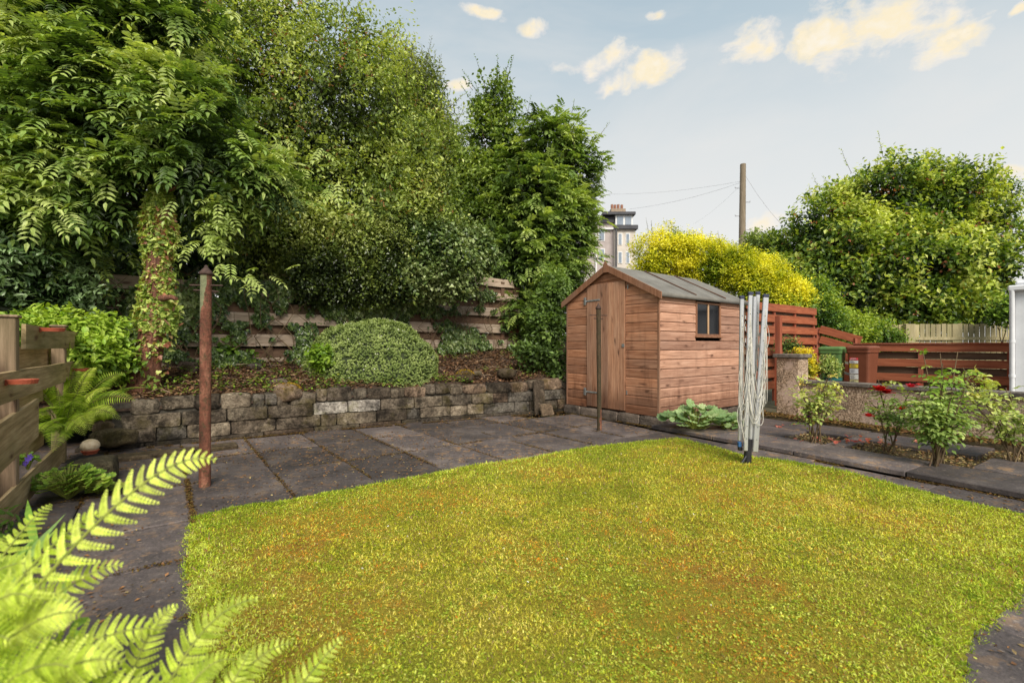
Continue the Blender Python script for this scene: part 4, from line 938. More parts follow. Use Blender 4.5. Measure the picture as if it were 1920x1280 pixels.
def wheelie_bin(px, Y, top, W, D, colr, lab, rz, sticker=False):
    b = P(px, 660, Y); b[2] = 0; t = thing('wheelie_bin', lab, 'wheelie bin', b, rz, None)
    MB = m_plain('bin_plastic', colr, [c*.75 for c in colr], 3., .5, isl=0, bstr=.1)
    def ring(w, d, z, r=.05):
        out = []
        for cx, cy, a0 in ((w/2-r, d/2-r, 0), (-w/2+r, d/2-r, 90), (-w/2+r, -d/2+r, 180), (w/2-r, -d/2+r, 270)):
            for k in range(4): a_ = R(a0+k*30); out.append((cx+r*math.cos(a_), cy+r*math.sin(a_), z))
        return out
    A_ = Acc(); rings = [ring(W*.78, D*.72, .05), ring(W*.80, D*.74, .2), ring(W*.95, D*.94, top-.16), ring(W*.95, D*.94, top-.15), ring(W*1.02, D*1.02, top-.145), ring(W*1.02, D*1.02, top-.08)]
    m_ = 16; i = np.arange(m_); j = (i+1) % m_
    A_.add(np.concatenate(rings), np.concatenate([np.stack([k*m_+i, k*m_+j, (k+1)*m_+j, (k+1)*m_+i], 1) for k in range(len(rings)-1)])); A_.add(rings[0], [tuple(range(m_))[::-1]]); A_.add(rings[-1], [tuple(range(m_))]); A_.build('body', MB, t)
    A_ = Acc(); rr = [ring(W*1.06, D*1.08, top-.078), ring(W*1.06, D*1.08, top-.045), ring(W*.96, D*.98, top-.018), ring(W*.8, D*.8, top-.005)]
    A_.add(np.concatenate(rr), np.concatenate([np.stack([k*m_+i, k*m_+j, (k+1)*m_+j, (k+1)*m_+i], 1) for k in range(3)])); A_.add(rr[-1], [tuple(range(m_))]); A_.add(rr[0], [tuple(range(m_))[::-1]])
    A_.build('lid', MB, t)
    A_ = Acc(); A_.tube([(-W*.4, D*.60, top-.1), (W*.4, D*.60, top-.1)], .018, 8); A_.build('handle', MB, t)
    for sx in (-1, 1): A_ = Acc(); A_.tube([(sx*W*.42, D*.40, .1), (sx*W*.52, D*.40, .1)], .1, 18); A_.build('wheel', BLK, t)
    if sticker:
        for k, (z0, h, cl) in enumerate(((.86, .045, (.75, .08, .10)), (.79, .06, (.78, .78, .76)), (.70, .075, (.80, .62, .05)), (.585, .10, (.72, .74, .76)), (.47, .10, (.76, .76, .70)), (.40, .055, (.74, .70, .35)))):
            A_ = Acc(); y = -D*.5*(.80+.14*(z0+h/2)/(top-.15))-.012
            A_.box((-W*.34, y, z0), X_*W*.36, Y_*.003, Z*h); so = A_.build('sticker', m_plain('sticker_paper', cl, [c*.9 for c in cl], 20., .5, isl=0), t)
            A_ = Acc()
            for q in range(4): A_.box((-W*.31, y-.002, z0+h*(.18+.2*q)), X_*W*random.uniform(.12, .28), Y_*.001, Z*h*.07)
            A_.build('print', m_plain('sticker_print', (.10, .10, .14) if k else (.8, .8, .8), isl=0), so)
wheelie_bin(1561, 9.9, 1.14, .42, .42, (.10, .20, .06), 'green wheelie bin beside the brown one behind the low wall', R(-48))
wheelie_bin(1618, 9.5, 1.16, .42, .46, (.20, .065, .035), 'brown wheelie bin with a striped paper sticker on its front', R(-60), True)
A_ = Acc(); A_.lathe((0, 0, 0), [(.11, 0), (.13, .26), (.145, .27), (.145, .32), (.13, .32), (.12, .28)], 20); o = A_.build('plant_pot', m_plain('teal_plastic', (.02, .11, .10), isl=0)); o.location = tuple(P(1562, 715, 8.9)*[1, 1, 0]+Z*.22); tag(o, 'small teal plant pot at the foot of the green wheelie bin', 'plant pot')

# white building edge at right
WP = m_plain('white_board', (.72, .73, .76), (.62, .63, .66), 4., .5, isl=.05, bstr=.1)
c0 = P(1903, 650, 8.1)*[1, 1, 0]; wb = thing('white_outbuilding', 'white clad outbuilding with gutter and downpipe cut off by the right edge', 'outbuilding', c0)
dw = np.array([.62, -.785, 0]); nw = np.array([.785, .62, 0]); A_ = Part()
for k in range(16): A_.box(c0+dw*(k*.15), dw*.146, nw*.03, Z*2.10, bev=.006)
A_.box(c0+nw*.031, dw*2.4, nw*2.4, Z*2.08); A_.put('wall', WP, wb)
A_ = Part(); A_.box(c0-nw*.10-dw*.08+Z*2.10, dw*2.5, nw*2.6, Z*.10, bev=.02); A_.box(c0-nw*.02+Z*2.2, dw*2.4, nw*2.5, Z*.08, bev=.03); A_.put('roof', WP, wb)
A_ = Part(); A_.tube([c0-nw*.07+dw*-.03+Z*(2.12), c0-nw*.05+dw*-.03+Z*1.95, c0-nw*.045+dw*-.03+Z*0], .035, 12); A_.put('downpipe', WP, wb, True)
A_ = Part(); 
for z in (1.2, .6): A_.tube([c0-nw*.045+dw*-.03+Z*z, c0-nw*.045+dw*-.03+Z*(z+.05)], .042, 12)
A_.put('pipe_clip', WP, wb, True)

# telegraph pole and its wires
POLEW = m_wood('pole_wood', [(.10, .08, .055), (.22, .18, .13), (.33, .28, .22)], 2, knots=False, gam=.4, grime=(.15, .12, .08))
tb = P(1390, 600, 25.)*[1, 1, 0]; tp = thing('telegraph_pole', 'bare wooden telegraph pole rising behind the yellow hedge', 'telegraph pole', tb)
hT = CH+(HY-308)/F*25
A_ = Acc(); A_.tube([(0, 0, 0), (.03, 0, hT*.5), (.09, 0, hT)], [.20, .18, .145], 14); A_.build('pole', POLEW, tp, True)
for k in range(7):
    z = hT-1.3-k*.75; A_ = Acc(); sx = 1 if k % 2 else -1; A_.tube([(.07+sx*.1, 0, z), (.07+sx*.40, 0, z)], .012, 5); A_.tube([(.07+sx*.40, 0, z), (.07+sx*.40, 0, z+.07)], .012, 5); A_.build('step', m_rod, tp)
T_ = tb+np.array([.09, 0, hT])
for (e, dz, lab, r_) in ((P(1140, 364, 32), -.9, 'upper overhead wire running left from the telegraph pole', .005), (P(1180, 392, 30), -.95, 'lower overhead wire running left from the telegraph pole', .006),
                         (P(1300, 420, 40), -1.0, 'faint overhead wire dropping left from the telegraph pole towards the hedge', .004), (P(1470, 425, 24), -.4, 'overhead wire dropping right from the telegraph pole to the big tree', .009)):
    t = np.linspace(0, 1, 24)[:, None]; s_ = T_+Z*dz; pts = s_*(1-t)+e*t-Z*(t*(1-t)*.8); A_ = Acc(); A_.tube(pts-s_, r_, 4); o = A_.build('overhead_wire', m_plain('wire', (.30, .30, .32), isl=0)); o.location = tuple(s_); tag(o, lab, 'wire')

# distant house
Yh = 46.; k_ = Yh/F
hb0 = P(1100, 640, Yh)*[1, 1, 0]; hs = thing('tenement_house', 'distant pale tenement with slate roof, white dormer and chimney pots', 'house', hb0)
def hbx(name, px0, py0, px1, py1, y0, dep, mat, parent=None, c=(1, 1, 1)):
    A_ = Acc(); a0 = P(px0, py1, Yh)-hb0; a1 = P(px1, py0, Yh)-hb0; A_.box((a0[0], y0, a0[2]), X_*(a1[0]-a0[0]), Y_*dep, Z*(a1[2]-a0[2]), c); return A_.build(name, mat, parent or hs)
GREY = m_plain('harled_wall', (.46, .40, .39), (.36, .31, .30), 1., .9, isl=0); CREAM = m_plain('cream_wall', (.62, .56, .50), (.5, .45, .4), 1., .9, isl=0)
SLATE = m_plain('slate', (.07, .07, .08), (.04, .04, .05), 2., .6, isl=0); WIN = m_plain('far_glass', (.30, .34, .40), (.2, .24, .3), 1., .2, isl=0)
hbx('wall', 1095, 412, 1150, 640, 0, 8, GREY); hbx('wall', 1150, 432, 1188, 640, -.6, 8, CREAM)
hbx('roof', 1126, 408, 1150.5, 418, -.3, 7, SLATE); rf = hbx('roof', 1150, 426, 1192, 433, -.9, 8, SLATE)
dm = hbx('dormer', 1152, 406, 1184, 427, -.5, 4, PALE); hbx('dormer_roof', 1128, 401, 1188, 406, -.8, 6, SLATE, dm)
for x in (1155, 1170): hbx('window', x, 409, x+11, 424, -.56, .04, WIN, dm)
for (x0, y0, x1, y1, yy) in ((1156, 440, 1164, 462, -.65), (1170, 440, 1178, 462, -.65), (1156, 474, 1164, 496, -.65), (1170, 474, 1178, 496, -.65), (1122, 430, 1134, 452, -.05), (1122, 466, 1134, 490, -.05)):
    w_ = hbx('window', x0, y0, x1, y1, yy, .04, PALE); hbx('pane', x0+1.5, y0+1.5, x1-1.5, y1-1.5, yy-.03, .02, WIN, w_)
for x in (1116, 1151): hbx('downpipe', x, 412 if x < 1120 else 430, x+2.5, 600, -.85 if x > 1120 else -.2, .12, PALE if x < 1120 else SLATE)
hbx('eaves', 1126, 428, 1150, 431, -.25, .3, PALE)
ch = hbx('chimney', 1143, 395, 1170, 401, -.7, .8, m_plain('sandstone', (.35, .27, .2), isl=0))
for i, x in enumerate((1144, 1149.5, 1155.5, 1162)): hbx('chimney_pot', x, 386+(i % 2)*.5, x+4, 395.2, -.5, .25, m_plain('chimney_clay', (.30, .14, .09), isl=0), ch)

# ================================================================ TREES AND SHRUBS
CROWNS = {}
def tree(name, label, cat, base, blobs, r0, crown_fn, fork=None, bark=BARK, group=None, n_tw=7, leafmat=LEAF):
    t = thing(name, label, cat, base, 0, group)
    if r0:
        A_ = Part(); f = fork if fork is not None else (np.asarray(base)*.45+np.mean([b[0] for b in blobs], 0)*.55)
        limbs(A_, base, blobs, r0, f, n_tw); A_.put('trunk', bark, t, True)
    A_ = Part(); crown_fn(A_, blobs); CROWNS[t.name] = (t, A_, leafmat); return t
def inner(A_, blobs, n, size, cols=((.012, .02, .006), (.03, .045, .012)), rmin=.3, rmax=.72):  # filler leaves tinted dark, the shade of the crown interior in their colour
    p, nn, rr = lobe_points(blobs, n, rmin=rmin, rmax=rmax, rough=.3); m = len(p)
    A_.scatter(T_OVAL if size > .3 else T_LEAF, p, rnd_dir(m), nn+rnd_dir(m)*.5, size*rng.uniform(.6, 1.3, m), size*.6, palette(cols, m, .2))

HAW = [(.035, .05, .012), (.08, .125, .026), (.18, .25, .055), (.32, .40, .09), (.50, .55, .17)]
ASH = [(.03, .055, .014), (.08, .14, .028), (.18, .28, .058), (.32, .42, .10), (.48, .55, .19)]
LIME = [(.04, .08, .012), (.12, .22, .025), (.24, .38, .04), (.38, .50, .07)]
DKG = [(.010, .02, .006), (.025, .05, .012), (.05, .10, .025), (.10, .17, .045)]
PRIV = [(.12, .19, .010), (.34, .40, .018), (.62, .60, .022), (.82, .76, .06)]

# far dark belt of bushes behind everything on the left
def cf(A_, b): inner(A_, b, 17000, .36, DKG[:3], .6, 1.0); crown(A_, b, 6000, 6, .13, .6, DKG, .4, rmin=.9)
tree('dark_hedge', 'dark tangled hedge far behind the bank filling the gaps under the trees', 'hedge', P(520, 640, 14.)*[1, 1, 0]+Z*1.5,
     [bl(-150, 420, 13.5, 260, 220), bl(100, 440, 13.5, 230, 230), bl(380, 440, 13.5, 260, 240), bl(640, 460, 13.5, 230, 220), bl(850, 500, 13.5, 170, 160), bl(1000, 560, 13.5, 110, 110), bl(360, 480, 10.6, 110, 60), bl(200, 480, 10.6, 110, 60), bl(740, 470, 11.5, 90, 60)], 0, cf)

# hawthorn
HB = [bl(520, 115, 9.6, 190, 115), bl(345, 95, 9.8, 150, 85), bl(620, 230, 9.2, 170, 150), bl(700, 180, 9.8, 90, 95), bl(760, 330, 9.4, 95, 140), bl(640, 420, 8.9, 190, 110), bl(480, 290, 9.2, 180, 150), bl(560, 470, 8.6, 140, 90), bl(780, 450, 9.2, 90, 90)]
def cf(A_, b):
    inner(A_, b, 7000, .10, rmin=.3, rmax=.75)
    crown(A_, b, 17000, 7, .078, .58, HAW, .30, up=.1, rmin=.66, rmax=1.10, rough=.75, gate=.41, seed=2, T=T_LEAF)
    m = 900; p, nn, _ = lobe_points(b, m, rmin=.92, rmax=1.02, rough=.5, gate=.5, seed=2)
    q = np.repeat(p, 5, 0)+rng.normal(size=(len(p)*5, 3))*.05; m = len(q)
    A_.scatter(T_LEAF, q, rnd_dir(m), rnd_dir(m), .065, .04, palette([(.30, .10, .04), (.36, .20, .07), (.2, .09, .04)], m, .2))
ht = tree('hawthorn_tree', 'large dense small leaved tree with brownish tips rising over the middle of the fence', 'tree', P(560, 640, 9.9)*[1, 1, 0]+Z*1.1, HB, .14, cf, n_tw=14)
def sprigs(root, blobs, n, L, k, size, cols, T=T_LEAF, wid=.5, elong=1., seed=3., minup=.0, gate=.45, rr=(.95, 1.1)):
    """long thin shoots standing out of the crown's outline, leafy along their length"""
    p, nn, _ = lobe_points(blobs, n, rmin=rr[0], rmax=rr[1], rough=.45, gate=gate, seed=seed); kk = nn[:, 2] > minup; p, nn = p[kk], nn[kk]; m = len(p)
    d = nrm(nn+Z*.8*elong+rnd_dir(m)*.5); LL = L*rng.uniform(.4, 1.2, m); A_ = CROWNS[root.name][1]
    for i in range(m): A_.tube([p[i]-d[i]*LL[i]*.3, p[i]+d[i]*LL[i]*.5, p[i]+d[i]*LL[i]+rnd_dir(1)[0]*LL[i]*.06], [.008, .005, .002], 3, (.12, .08, .05), False)
    for j in range(k):
        f = (j+1)/k; q = p+d*(LL*f)[:, None]; s = nrm(np.cross(d, rnd_dir(m))); sz = size*(1-.35*f)*rng.uniform(.7, 1.2, m)
        A_.scatter(T, q, nrm(s+d*.7), Z+rnd_dir(m)*.5, sz, sz*wid, palette(cols, m, .15, rng.random(m)*.6+.3))
sprigs(ht, HB[:5], 420, .42, 12, .075, HAW[1:], minup=.1)

# ash
AB_ = [bl(40, 110, 6.3, 230, 140), bl(215, 190, 6.0, 170, 120), bl(60, 300, 5.8, 190, 130), bl(330, 300, 6.1, 150, 100), bl(190, 330, 6.1, 160, 90), bl(-60, 420, 5.8, 150, 120), bl(440, 345, 6.5, 110, 60), bl(120, 440, 6.3, 150, 60), bl(-150, 200, 6., 200, 200), bl(230, 70, 6.4, 190, 90), bl(90, 20, 6.4, 200, 90), bl(330, 200, 6.3, 120, 70), bl(110, 390, 5.9, 190, 70)]
def ash_leaves(A_, b, n, L=.30, leaflet=.105, wid=.038, gate=.42, rmin=.72, seed=5., cols=ASH):
    p, nn, rr = lobe_points(b, n, rmin=rmin, rmax=1.07, rough=.5, gate=gate, seed=seed)
    if seed == 5.:                                  # the crown parts around the ivy clad trunk
        qx, qy = 960+F*p[:, 0]/p[:, 1], HY-(p[:, 2]-CH)*F/p[:, 1]; k = ~((p[:, 1] < 6.15) & (qx > 215) & (qx < 345) & (qy > 322)); p, nn, rr = p[k], nn[k], rr[k]
    m = len(p)
    r = nrm(nn*[1, 1, .5]*.8+rnd_dir(m)*.75+np.array([.15, -.2, .05 if seed == 9. else -.12])); ct = fbm(p, 1.6, 3)
    t = np.clip((ct-.5)*2+.42+(rr-.9)*1.5+nn[:, 2]*.25+rng.normal(size=m)*.08, 0, 1)  # leaflet colour carries the crown's inner shade and brighter upper side
    pinnate(A_, p, r, nrm(Z+nn*.35+rnd_dir(m)*.25), L*rng.uniform(.7, 1.2, m), 5, leaflet, wid, cols, t)
def cf(A_, b): inner(A_, b, 6000, .15, ((.015, .03, .008), (.05, .085, .02))); ash_leaves(A_, b, 12500, gate=.36, rmin=.62)
at_ = tree('ash_tree', 'broad ash tree with long feathery leaves overhanging the left side', 'tree', P(-120, 640, 6.8)*[1, 1, 0]+Z*.6, AB_, .13, cf, n_tw=12)
A_ = Part()
for (px, py, Y, n, w_, h_) in ((400, 395, 5.9, 30, 32, 30), (450, 505, 5.7, 12, 45, 14), (392, 445, 5.8, 22, 35, 26), (160, 470, 6., 26, 50, 35), (560, 315, 6.6, 30, 70, 40), (480, 300, 6.4, 30, 60, 40)):
    p = P(px, py, Y)+rng.normal(size=(n, 3))*[w_*Y/F*.6, .2, h_*Y/F*.6]; r = nrm(np.array([.5, -.5, -.25])+rnd_dir(n)*.6)
    pinnate(A_, p, r, nrm(Z+rnd_dir(n)*.3+np.array([0, -.5, 0])), .26, 5, .085, .032, ASH[2:], .4+.5*rng.random(n), .2)
A_.put('low_branches', LEAF, at_)

# background trees, middle
B_ = [bl(795, 220, 13., 38, 95), bl(745, 150, 13., 34, 60), bl(815, 300, 12.6, 50, 80), bl(835, 400, 12.6, 60, 90), bl(760, 260, 13, 60, 90)]
OLIVE = [(.05, .07, .02), (.13, .17, .04), (.24, .28, .07), (.36, .40, .12)]
def cf(A_, b): inner(A_, b, 1800, .14); crown(A_, b, 5200, 8, .13, .30, OLIVE, .4, up=.9, rough=.5, rmin=.6, gate=.4, seed=8)
t = tree('willow_tree', 'pale olive upright willowy tree between the hawthorn and the slender tree', 'tree', P(790, 640, 13)*[1, 1, 0]+Z*1.5, B_, .12, cf); sprigs(t, B_, 130, .8, 16, .10, OLIVE[1:], T_LEAF, .25, 2.)
B_ = [bl(930, 210, 12., 40, 66), bl(925, 285, 12., 72, 66), bl(975, 330, 12., 60, 70), bl(905, 350, 11.8, 62, 75), bl(900, 440, 11.5, 70, 70), bl(960, 420, 11.6, 60, 80)]
def cf(A_, b): inner(A_, b, 1400, .12); crown(A_, b, 5000, 7, .10, .7, [(.03, .06, .012), (.09, .15, .025), (.18, .27, .045), (.30, .38, .09)], .3, up=.3, rough=.6, rmin=.5, gate=.42, seed=11)
t = tree('birch_tree', 'slender light green tree with an open pointed top left of the rounder tree', 'tree', P(925, 640, 12)*[1, 1, 0]+Z*1.5, B_, .09, cf); sprigs(t, B_[:3], 90, .55, 10, .08, LIME[:3], T_LEAF, .7, 1.6)
B_ = [bl(1030, 272, 11.5, 58, 62), bl(1075, 325, 11.5, 48, 72), bl(975, 330, 11.6, 50, 70), bl(1010, 380, 11.3, 80, 85), bl(1060, 430, 11.2, 62, 80), bl(990, 480, 11, 90, 70), bl(1040, 540, 10.8, 55, 65), bl(1000, 590, 10.6, 60, 50), bl(1075, 400, 11.5, 40, 60)]
RDG = [(.05, .085, .018), (.15, .24, .05), (.30, .40, .09), (.48, .56, .17)]
def cf(A_, b): inner(A_, b, 3400, .14); ash_leaves(A_, b, 5600, .26, .11, .042, .34, .5, 9., RDG)
t = tree('rowan_tree', 'round topped grey-green rowan tree directly behind the shed roof peak', 'tree', P(1030, 640, 11.6)*[1, 1, 0]+Z*1.5, B_, .10, cf); sprigs(t, B_[:4], 110, .4, 10, .07, RDG[1:], T_LEAF, .4, 1.2)

# shrubs hanging over the fence
B_ = [bl(600, 520, 8.0, 80, 60), bl(680, 480, 8.3, 90, 70), bl(560, 450, 8.2, 90, 70), bl(690, 530, 8.1, 60, 40)]
COT = [(.018, .03, .008), (.06, .09, .018), (.14, .19, .035), (.27, .33, .07), (.44, .48, .16)]
def cf(A_, b): inner(A_, b, 3000, .07); crown(A_, b, 7500, 8, .055, .6, COT, .22, rough=.4, rmin=.7, seed=13)
tree('cotoneaster', 'small leaved arching cotoneaster spilling over the fence left of the ivy', 'shrub', P(620, 600, 8.3)*[1, 1, 0]+Z*1.2, B_, .04, cf, leafmat=GLOSS)
B_ = [bl(800, 490, 8.6, 90, 48), bl(840, 520, 8.7, 55, 42), bl(750, 520, 8.4, 60, 40), bl(880, 470, 9, 45, 40), bl(790, 455, 8.9, 90, 35)]
IVY = [(.015, .03, .010), (.045, .08, .02), (.11, .17, .045), (.21, .28, .09), (.38, .44, .2)]
ROOTI = fence_at(2.)+Z*1.; iv = thing('fence_ivy', 'dark glossy ivy climbing and hanging over the boards of the bank fence', 'ivy', ROOTI)
A_ = Part(); inner(A_, B_, 1500, .09); crown(A_, B_, 5200, 6, .062, .9, IVY, .2, T=T_IVY, rough=.4, rmin=.75, seed=15)
# sheets of ivy on the fence face
m = 52000; a_ = rng.uniform(-4.2, 5.4, m); z_ = rng.uniform(.7, 2.75, m); hi = np.where(a_ < .95, 2.2, 2.8-np.clip(a_-4, 0, 2)*.5)
q = np.stack([a_, z_*1.35, a_*0], 1); gn = fbm(q+5, 1.5, 4)+.10*(fbm(q+9, 6., 2)-.5)
thr = np.where(a_ < .9, .468, np.where(a_ < 2.0, .47, .53)); thr = thr-np.where(a_ > 4.7, .2, 0)
rowp = np.abs(((z_-.93) % .345)-.05)/.345; low = np.where(a_ > 1, (rowp > .33)*.055, 0)
k = (gn+low > thr) & (z_ < hi); p = FA+U*a_[:, None]-V*(.06+.10*(gn-thr)[:, None].clip(0, .5)*6*rng.random((m, 1)))+Z*z_[:, None]; p = p[k]-V*((z_[k]-1.)*.05)[:, None]*-1; m = len(p)
A_.scatter(T_IVY, p, nrm(-Z*.8+rnd_dir(m)*.7), nrm(-V+Z*.35+rnd_dir(m)*.5), .07*rng.uniform(.6, 1.25, m), .06*rng.uniform(.6, 1.2, m), palette(IVY, m, .2, np.clip((gn[k]-.5)*2+.38+rng.normal(size=m)*.17, 0, 1)))
A_.put('leaves', GLOSS, iv)
A_ = Part()
for i in range(60):
    a0 = rng.uniform(-3.8, 5); p = FA+U*a0-V*.05+Z*.9; pts = [p+U*.15*math.sin(k*1.3+i)+U*k*rng.uniform(-.05, .05)+Z*k*.2-V*.02*k*.3 for k in range(8)]; A_.tube(pts, np.linspace(.010, .003, 8), 5, (1, 1, 1), False)
A_.put('stems', STEM, iv)
# light saplings at the fence foot, right
B_ = [bl(1018, 625, 9.0, 26, 50), bl(1034, 560, 9.5, 26, 48), bl(1000, 665, 8.6, 28, 18), bl(1044, 690, 8.5, 12, 34)]
def cf(A_, b): inner(A_, b, 400, .1); crown(A_, b, 1100, 6, .085, .62, RDG[:3], .22, rough=.6, rmin=.6, gate=.4, seed=19)
tree('bramble_bush', 'bright green bramble growth between the fence end and the shed wall', 'shrub', P(1000, 690, 8.9)*[1, 1, 0]+Z*.8, B_, .02, cf)
# dark glossy laurel at the far left
B_ = [bl(20, 500, 5.6, 120, 80), bl(120, 540, 5.9, 80, 60), bl(-60, 560, 5.2, 100, 80), bl(60, 450, 6., 110, 60)]
LAU = [(.012, .028, .01), (.03, .065, .02), (.07, .13, .04), (.15, .24, .09), (.30, .42, .2)]
def cf(A_, b): inner(A_, b, 1300, .12); crown(A_, b, 1900, 8, .085, .42, LAU, .2, T=T_LANCE, rough=.5, rmin=.7, seed=21)
tree('laurel_bush', 'dark glossy evergreen bush at the left edge under the ash tree', 'shrub', P(20, 640, 5.9)*[1, 1, 0]+Z*.4, B_, .03, cf, leafmat=GLOSS)
B_ = [bl(110, 622, 5.3, 55, 30), bl(185, 635, 5.5, 48, 34), bl(215, 675, 5.5, 30, 28), bl(70, 640, 5.0, 50, 32), bl(150, 670, 5.2, 50, 32), bl(10, 645, 4.6, 40, 36)]
def cf(A_, b): inner(A_, b, 1200, .08, LIME[:2]); crown(A_, b, 1700, 7, .075, .55, LIME, .16, T=T_OVAL, rough=.4, rmin=.75, seed=23)
tree('mock_orange_bush', 'bright fresh green bush growing behind the low mossy fence', 'shrub', P(140, 720, 5.5)*[1, 1, 0]+Z*.4, B_, .02, cf)
# shade plants on the bank
for (px, py, Y, w_, n, lab, cl) in ((420, 600, 7.6, 60, 200, 'patch of broad green leaves climbing the fence just right of the rusty post', RDG), (330, 590, 7.2, 40, 150, 'leafy green bush in the shade between the ivy clad trunk and the rusty post', RDG),
                             (400, 650, 7.2, 50, 110, 'low leafy seedlings at the foot of the fence behind the rusty post', LIME[:3]), (600, 668, 7.0, 20, 30, 'bright green seedlings on the left flank of the round bush', LIME[1:])):
    base = P(px, py+20, Y); t = thing('seedling_patch', lab, 'plant', base); B_ = [bl(px, py, Y, w_, w_*.55), bl(px+w_*.6, py+12, Y, w_*.5, w_*.35)]
    A_ = Part(); crown(A_, B_, n*3, 6, .075, .75, cl, .16, T=T_OVAL, rough=.6, rmin=.5); A_.put('leaves', LEAF, t)
A_ = Acc(); m = 560
k = rng.random(m); k2 = rng.beta(1.2, 1.6, m); wp = np.array([wall_at(x*WLEN) for x in k]); fp = FA+U*(-4.6+k*10.6)[:, None]+V*.5; p = wp*(1-k2[:, None])+fp*k2[:, None]; p[:, 2] = .55+(.36+.36*k)*k2**1.1+.03
gk = fbm(p, 1.4, 2) > .40; p = p[gk]; q = np.repeat(p, 9, 0); m = len(q); q = q+rng.normal(size=(m, 3))*[.05, .05, .03]
A_.scatter(T_OVAL, q, rnd_dir(m)*[1, 1, .3]+Z*.3, Z+rnd_dir(m)*.4, .045*rng.uniform(.5, 1.4, m), .026, palette(LIME[:3]+[(.3, .28, .06)], m, .15))
stuff(tag(A_.build('bank_weeds', LEAF), 'scattered small green weeds and seedlings on the leafy soil bank', 'weeds'))
A_ = Acc()
for i in range(130):
    k = rng.random(); k2 = rng.uniform(.1, .9); w_ = wall_at(k*WLEN); f_ = FA+U*(-4.6+k*10.6)+V*.5; p = w_*(1-k2)+f_*k2; p[2] = .5+(.36+.36*k)*k2**1.1+.05
    d = rnd_dir(1)[0]*[1, 1, .25]; L = rng.uniform(.1, .4); A_.tube([p, p+d*L*.5+Z*rng.uniform(0, .05), p+d*L], [.006, .005, .002], 5, (1, 1, 1), False)
stuff(tag(A_.build('fallen_twigs', m_plain('twig', (.34, .25, .17), (.14, .09, .06), 20., .8)), 'thin dead twigs lying in the leaf litter of the bank', 'twigs'))

# round bush
bc = P(694, 712, 7.62); brx, brz = 128*7.62/F, 1.0; rb = thing('round_bush', 'clipped dome shaped grey-green evergreen bush with tiny white flowers on the bank', 'shrub', bc*[1, 1, 0]+Z*.6)
A_ = Part(); d = rnd_dir(20000); d = d[(d[:, 2] > -.16) & (d[:, 1] < .5)]; m = len(d)
def bush_s(d): return 1+.10*(fbm(d*1.5+4, 1.3, 2)-.5)*2+.045*(fbm(d*6, 1.5, 2)-.5)*2
p = bc+d*np.array([brx, .72, brz])*(bush_s(d)*rng.uniform(.965, 1.01, m))[:, None]; nn = nrm(d/[brx, .72, brz])
HEB = [(.06, .09, .025), (.20, .27, .08), (.38, .46, .17), (.54, .60, .28)]
ax = nrm(nn+Z*.3+rnd_dir(m)*.3); tt = np.clip(.5+(fbm(p, 9, 2)-.5)*1.6+rng.normal(size=m)*.1, 0, 1)
for j in range(9):
    f = j/8; an = rng.random(m)*6.28; s = nrm(np.cross(ax, rnd_dir(m)))
    A_.scatter(T_LEAF, p+ax*(.045*f-.03)[..., None] if False else p+ax*(.036*f-.03), nrm(s+ax*(.35+.8*f)), ax, .027*(1-.3*f), .015, palette(HEB, m, .12, tt*.5+.4*f))
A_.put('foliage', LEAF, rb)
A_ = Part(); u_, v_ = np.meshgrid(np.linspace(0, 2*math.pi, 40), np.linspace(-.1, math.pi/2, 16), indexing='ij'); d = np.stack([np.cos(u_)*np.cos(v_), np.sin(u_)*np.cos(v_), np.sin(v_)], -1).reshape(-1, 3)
i, j = np.meshgrid(np.arange(39), np.arange(15), indexing='ij'); q = (i*16+j).ravel(); A_.add(bc+d*np.array([brx, .72, brz])*(bush_s(d)*.95)[:, None], np.stack([q, q+16, q+17, q+1], 1)); A_.put('shade_core', m_plain('shade_core', (.04, .055, .022), (.02, .025, .012), 20., .9, isl=0), rb)  # solid dark core stands in for the shade beneath the bush leaves
A_ = Part(); m = 60; k = rng.integers(0, len(p), m); q = np.repeat(p[k]+ax[k]*.02, 4, 0)+rng.normal(size=(m*4, 3))*.012; m = len(q); A_.scatter(T_OVAL, q, rnd_dir(m), rnd_dir(m), .02, .016, (.75, .73, .68)); A_.put('flowers', PETAL, rb)

# ivy clad stump
sb = P(266, 738, 5.75); st_ = thing('ivy_clad_trunk', 'leaning reddish dead tree trunk wrapped in pale ivy standing on the wall', 'tree trunk', sb)
tp_ = [(266, 748, 28), (270, 715, 25), (276, 680, 23), (286, 630, 21), (291, 585, 20), (294, 540, 19), (299, 480, 19), (303, 420, 17), (304, 375, 15), (306, 350, 9)]
pts = np.array([P(x, y, 5.75) for x, y, r in tp_]); rad = np.array([r*5.75/F for *_, r in tp_])*.93
from_i = np.linspace(0, len(pts)-1, 40); pp = np.stack([np.interp(from_i, range(len(pts)), pts[:, i]) for i in range(3)], 1); rr_ = np.interp(from_i, range(len(pts)), rad)
A_ = Part(); n = 26; an = np.arange(n)/n*2*math.pi; vs = []
for i in range(40):
    d = np.stack([np.cos(an), np.sin(an), an*0], 1); q = pp[i]+d*rr_[i]
    b_ = (fbm(np.stack([np.cos(an)*2.4, np.sin(an)*2.4, an*0+i*.05], 1), 1.6, 3)-.5)*.55+.10*np.sin(an*5+i*.08)*(1.3-i/40)
    vs.append(pp[i]+d*(rr_[i]*(1+b_))[:, None])
k, j = np.meshgrid(np.arange(39), np.arange(n), indexing='ij'); A_.add(np.concatenate(vs), np.stack([(k*n+j).ravel(), (k*n+(j+1) % n).ravel(), ((k+1)*n+(j+1) % n).ravel(), ((k+1)*n+j).ravel()], 1)); A_.add(vs[-1], [tuple(range(n))]); A_.put('trunk', REDBARK, st_, True)
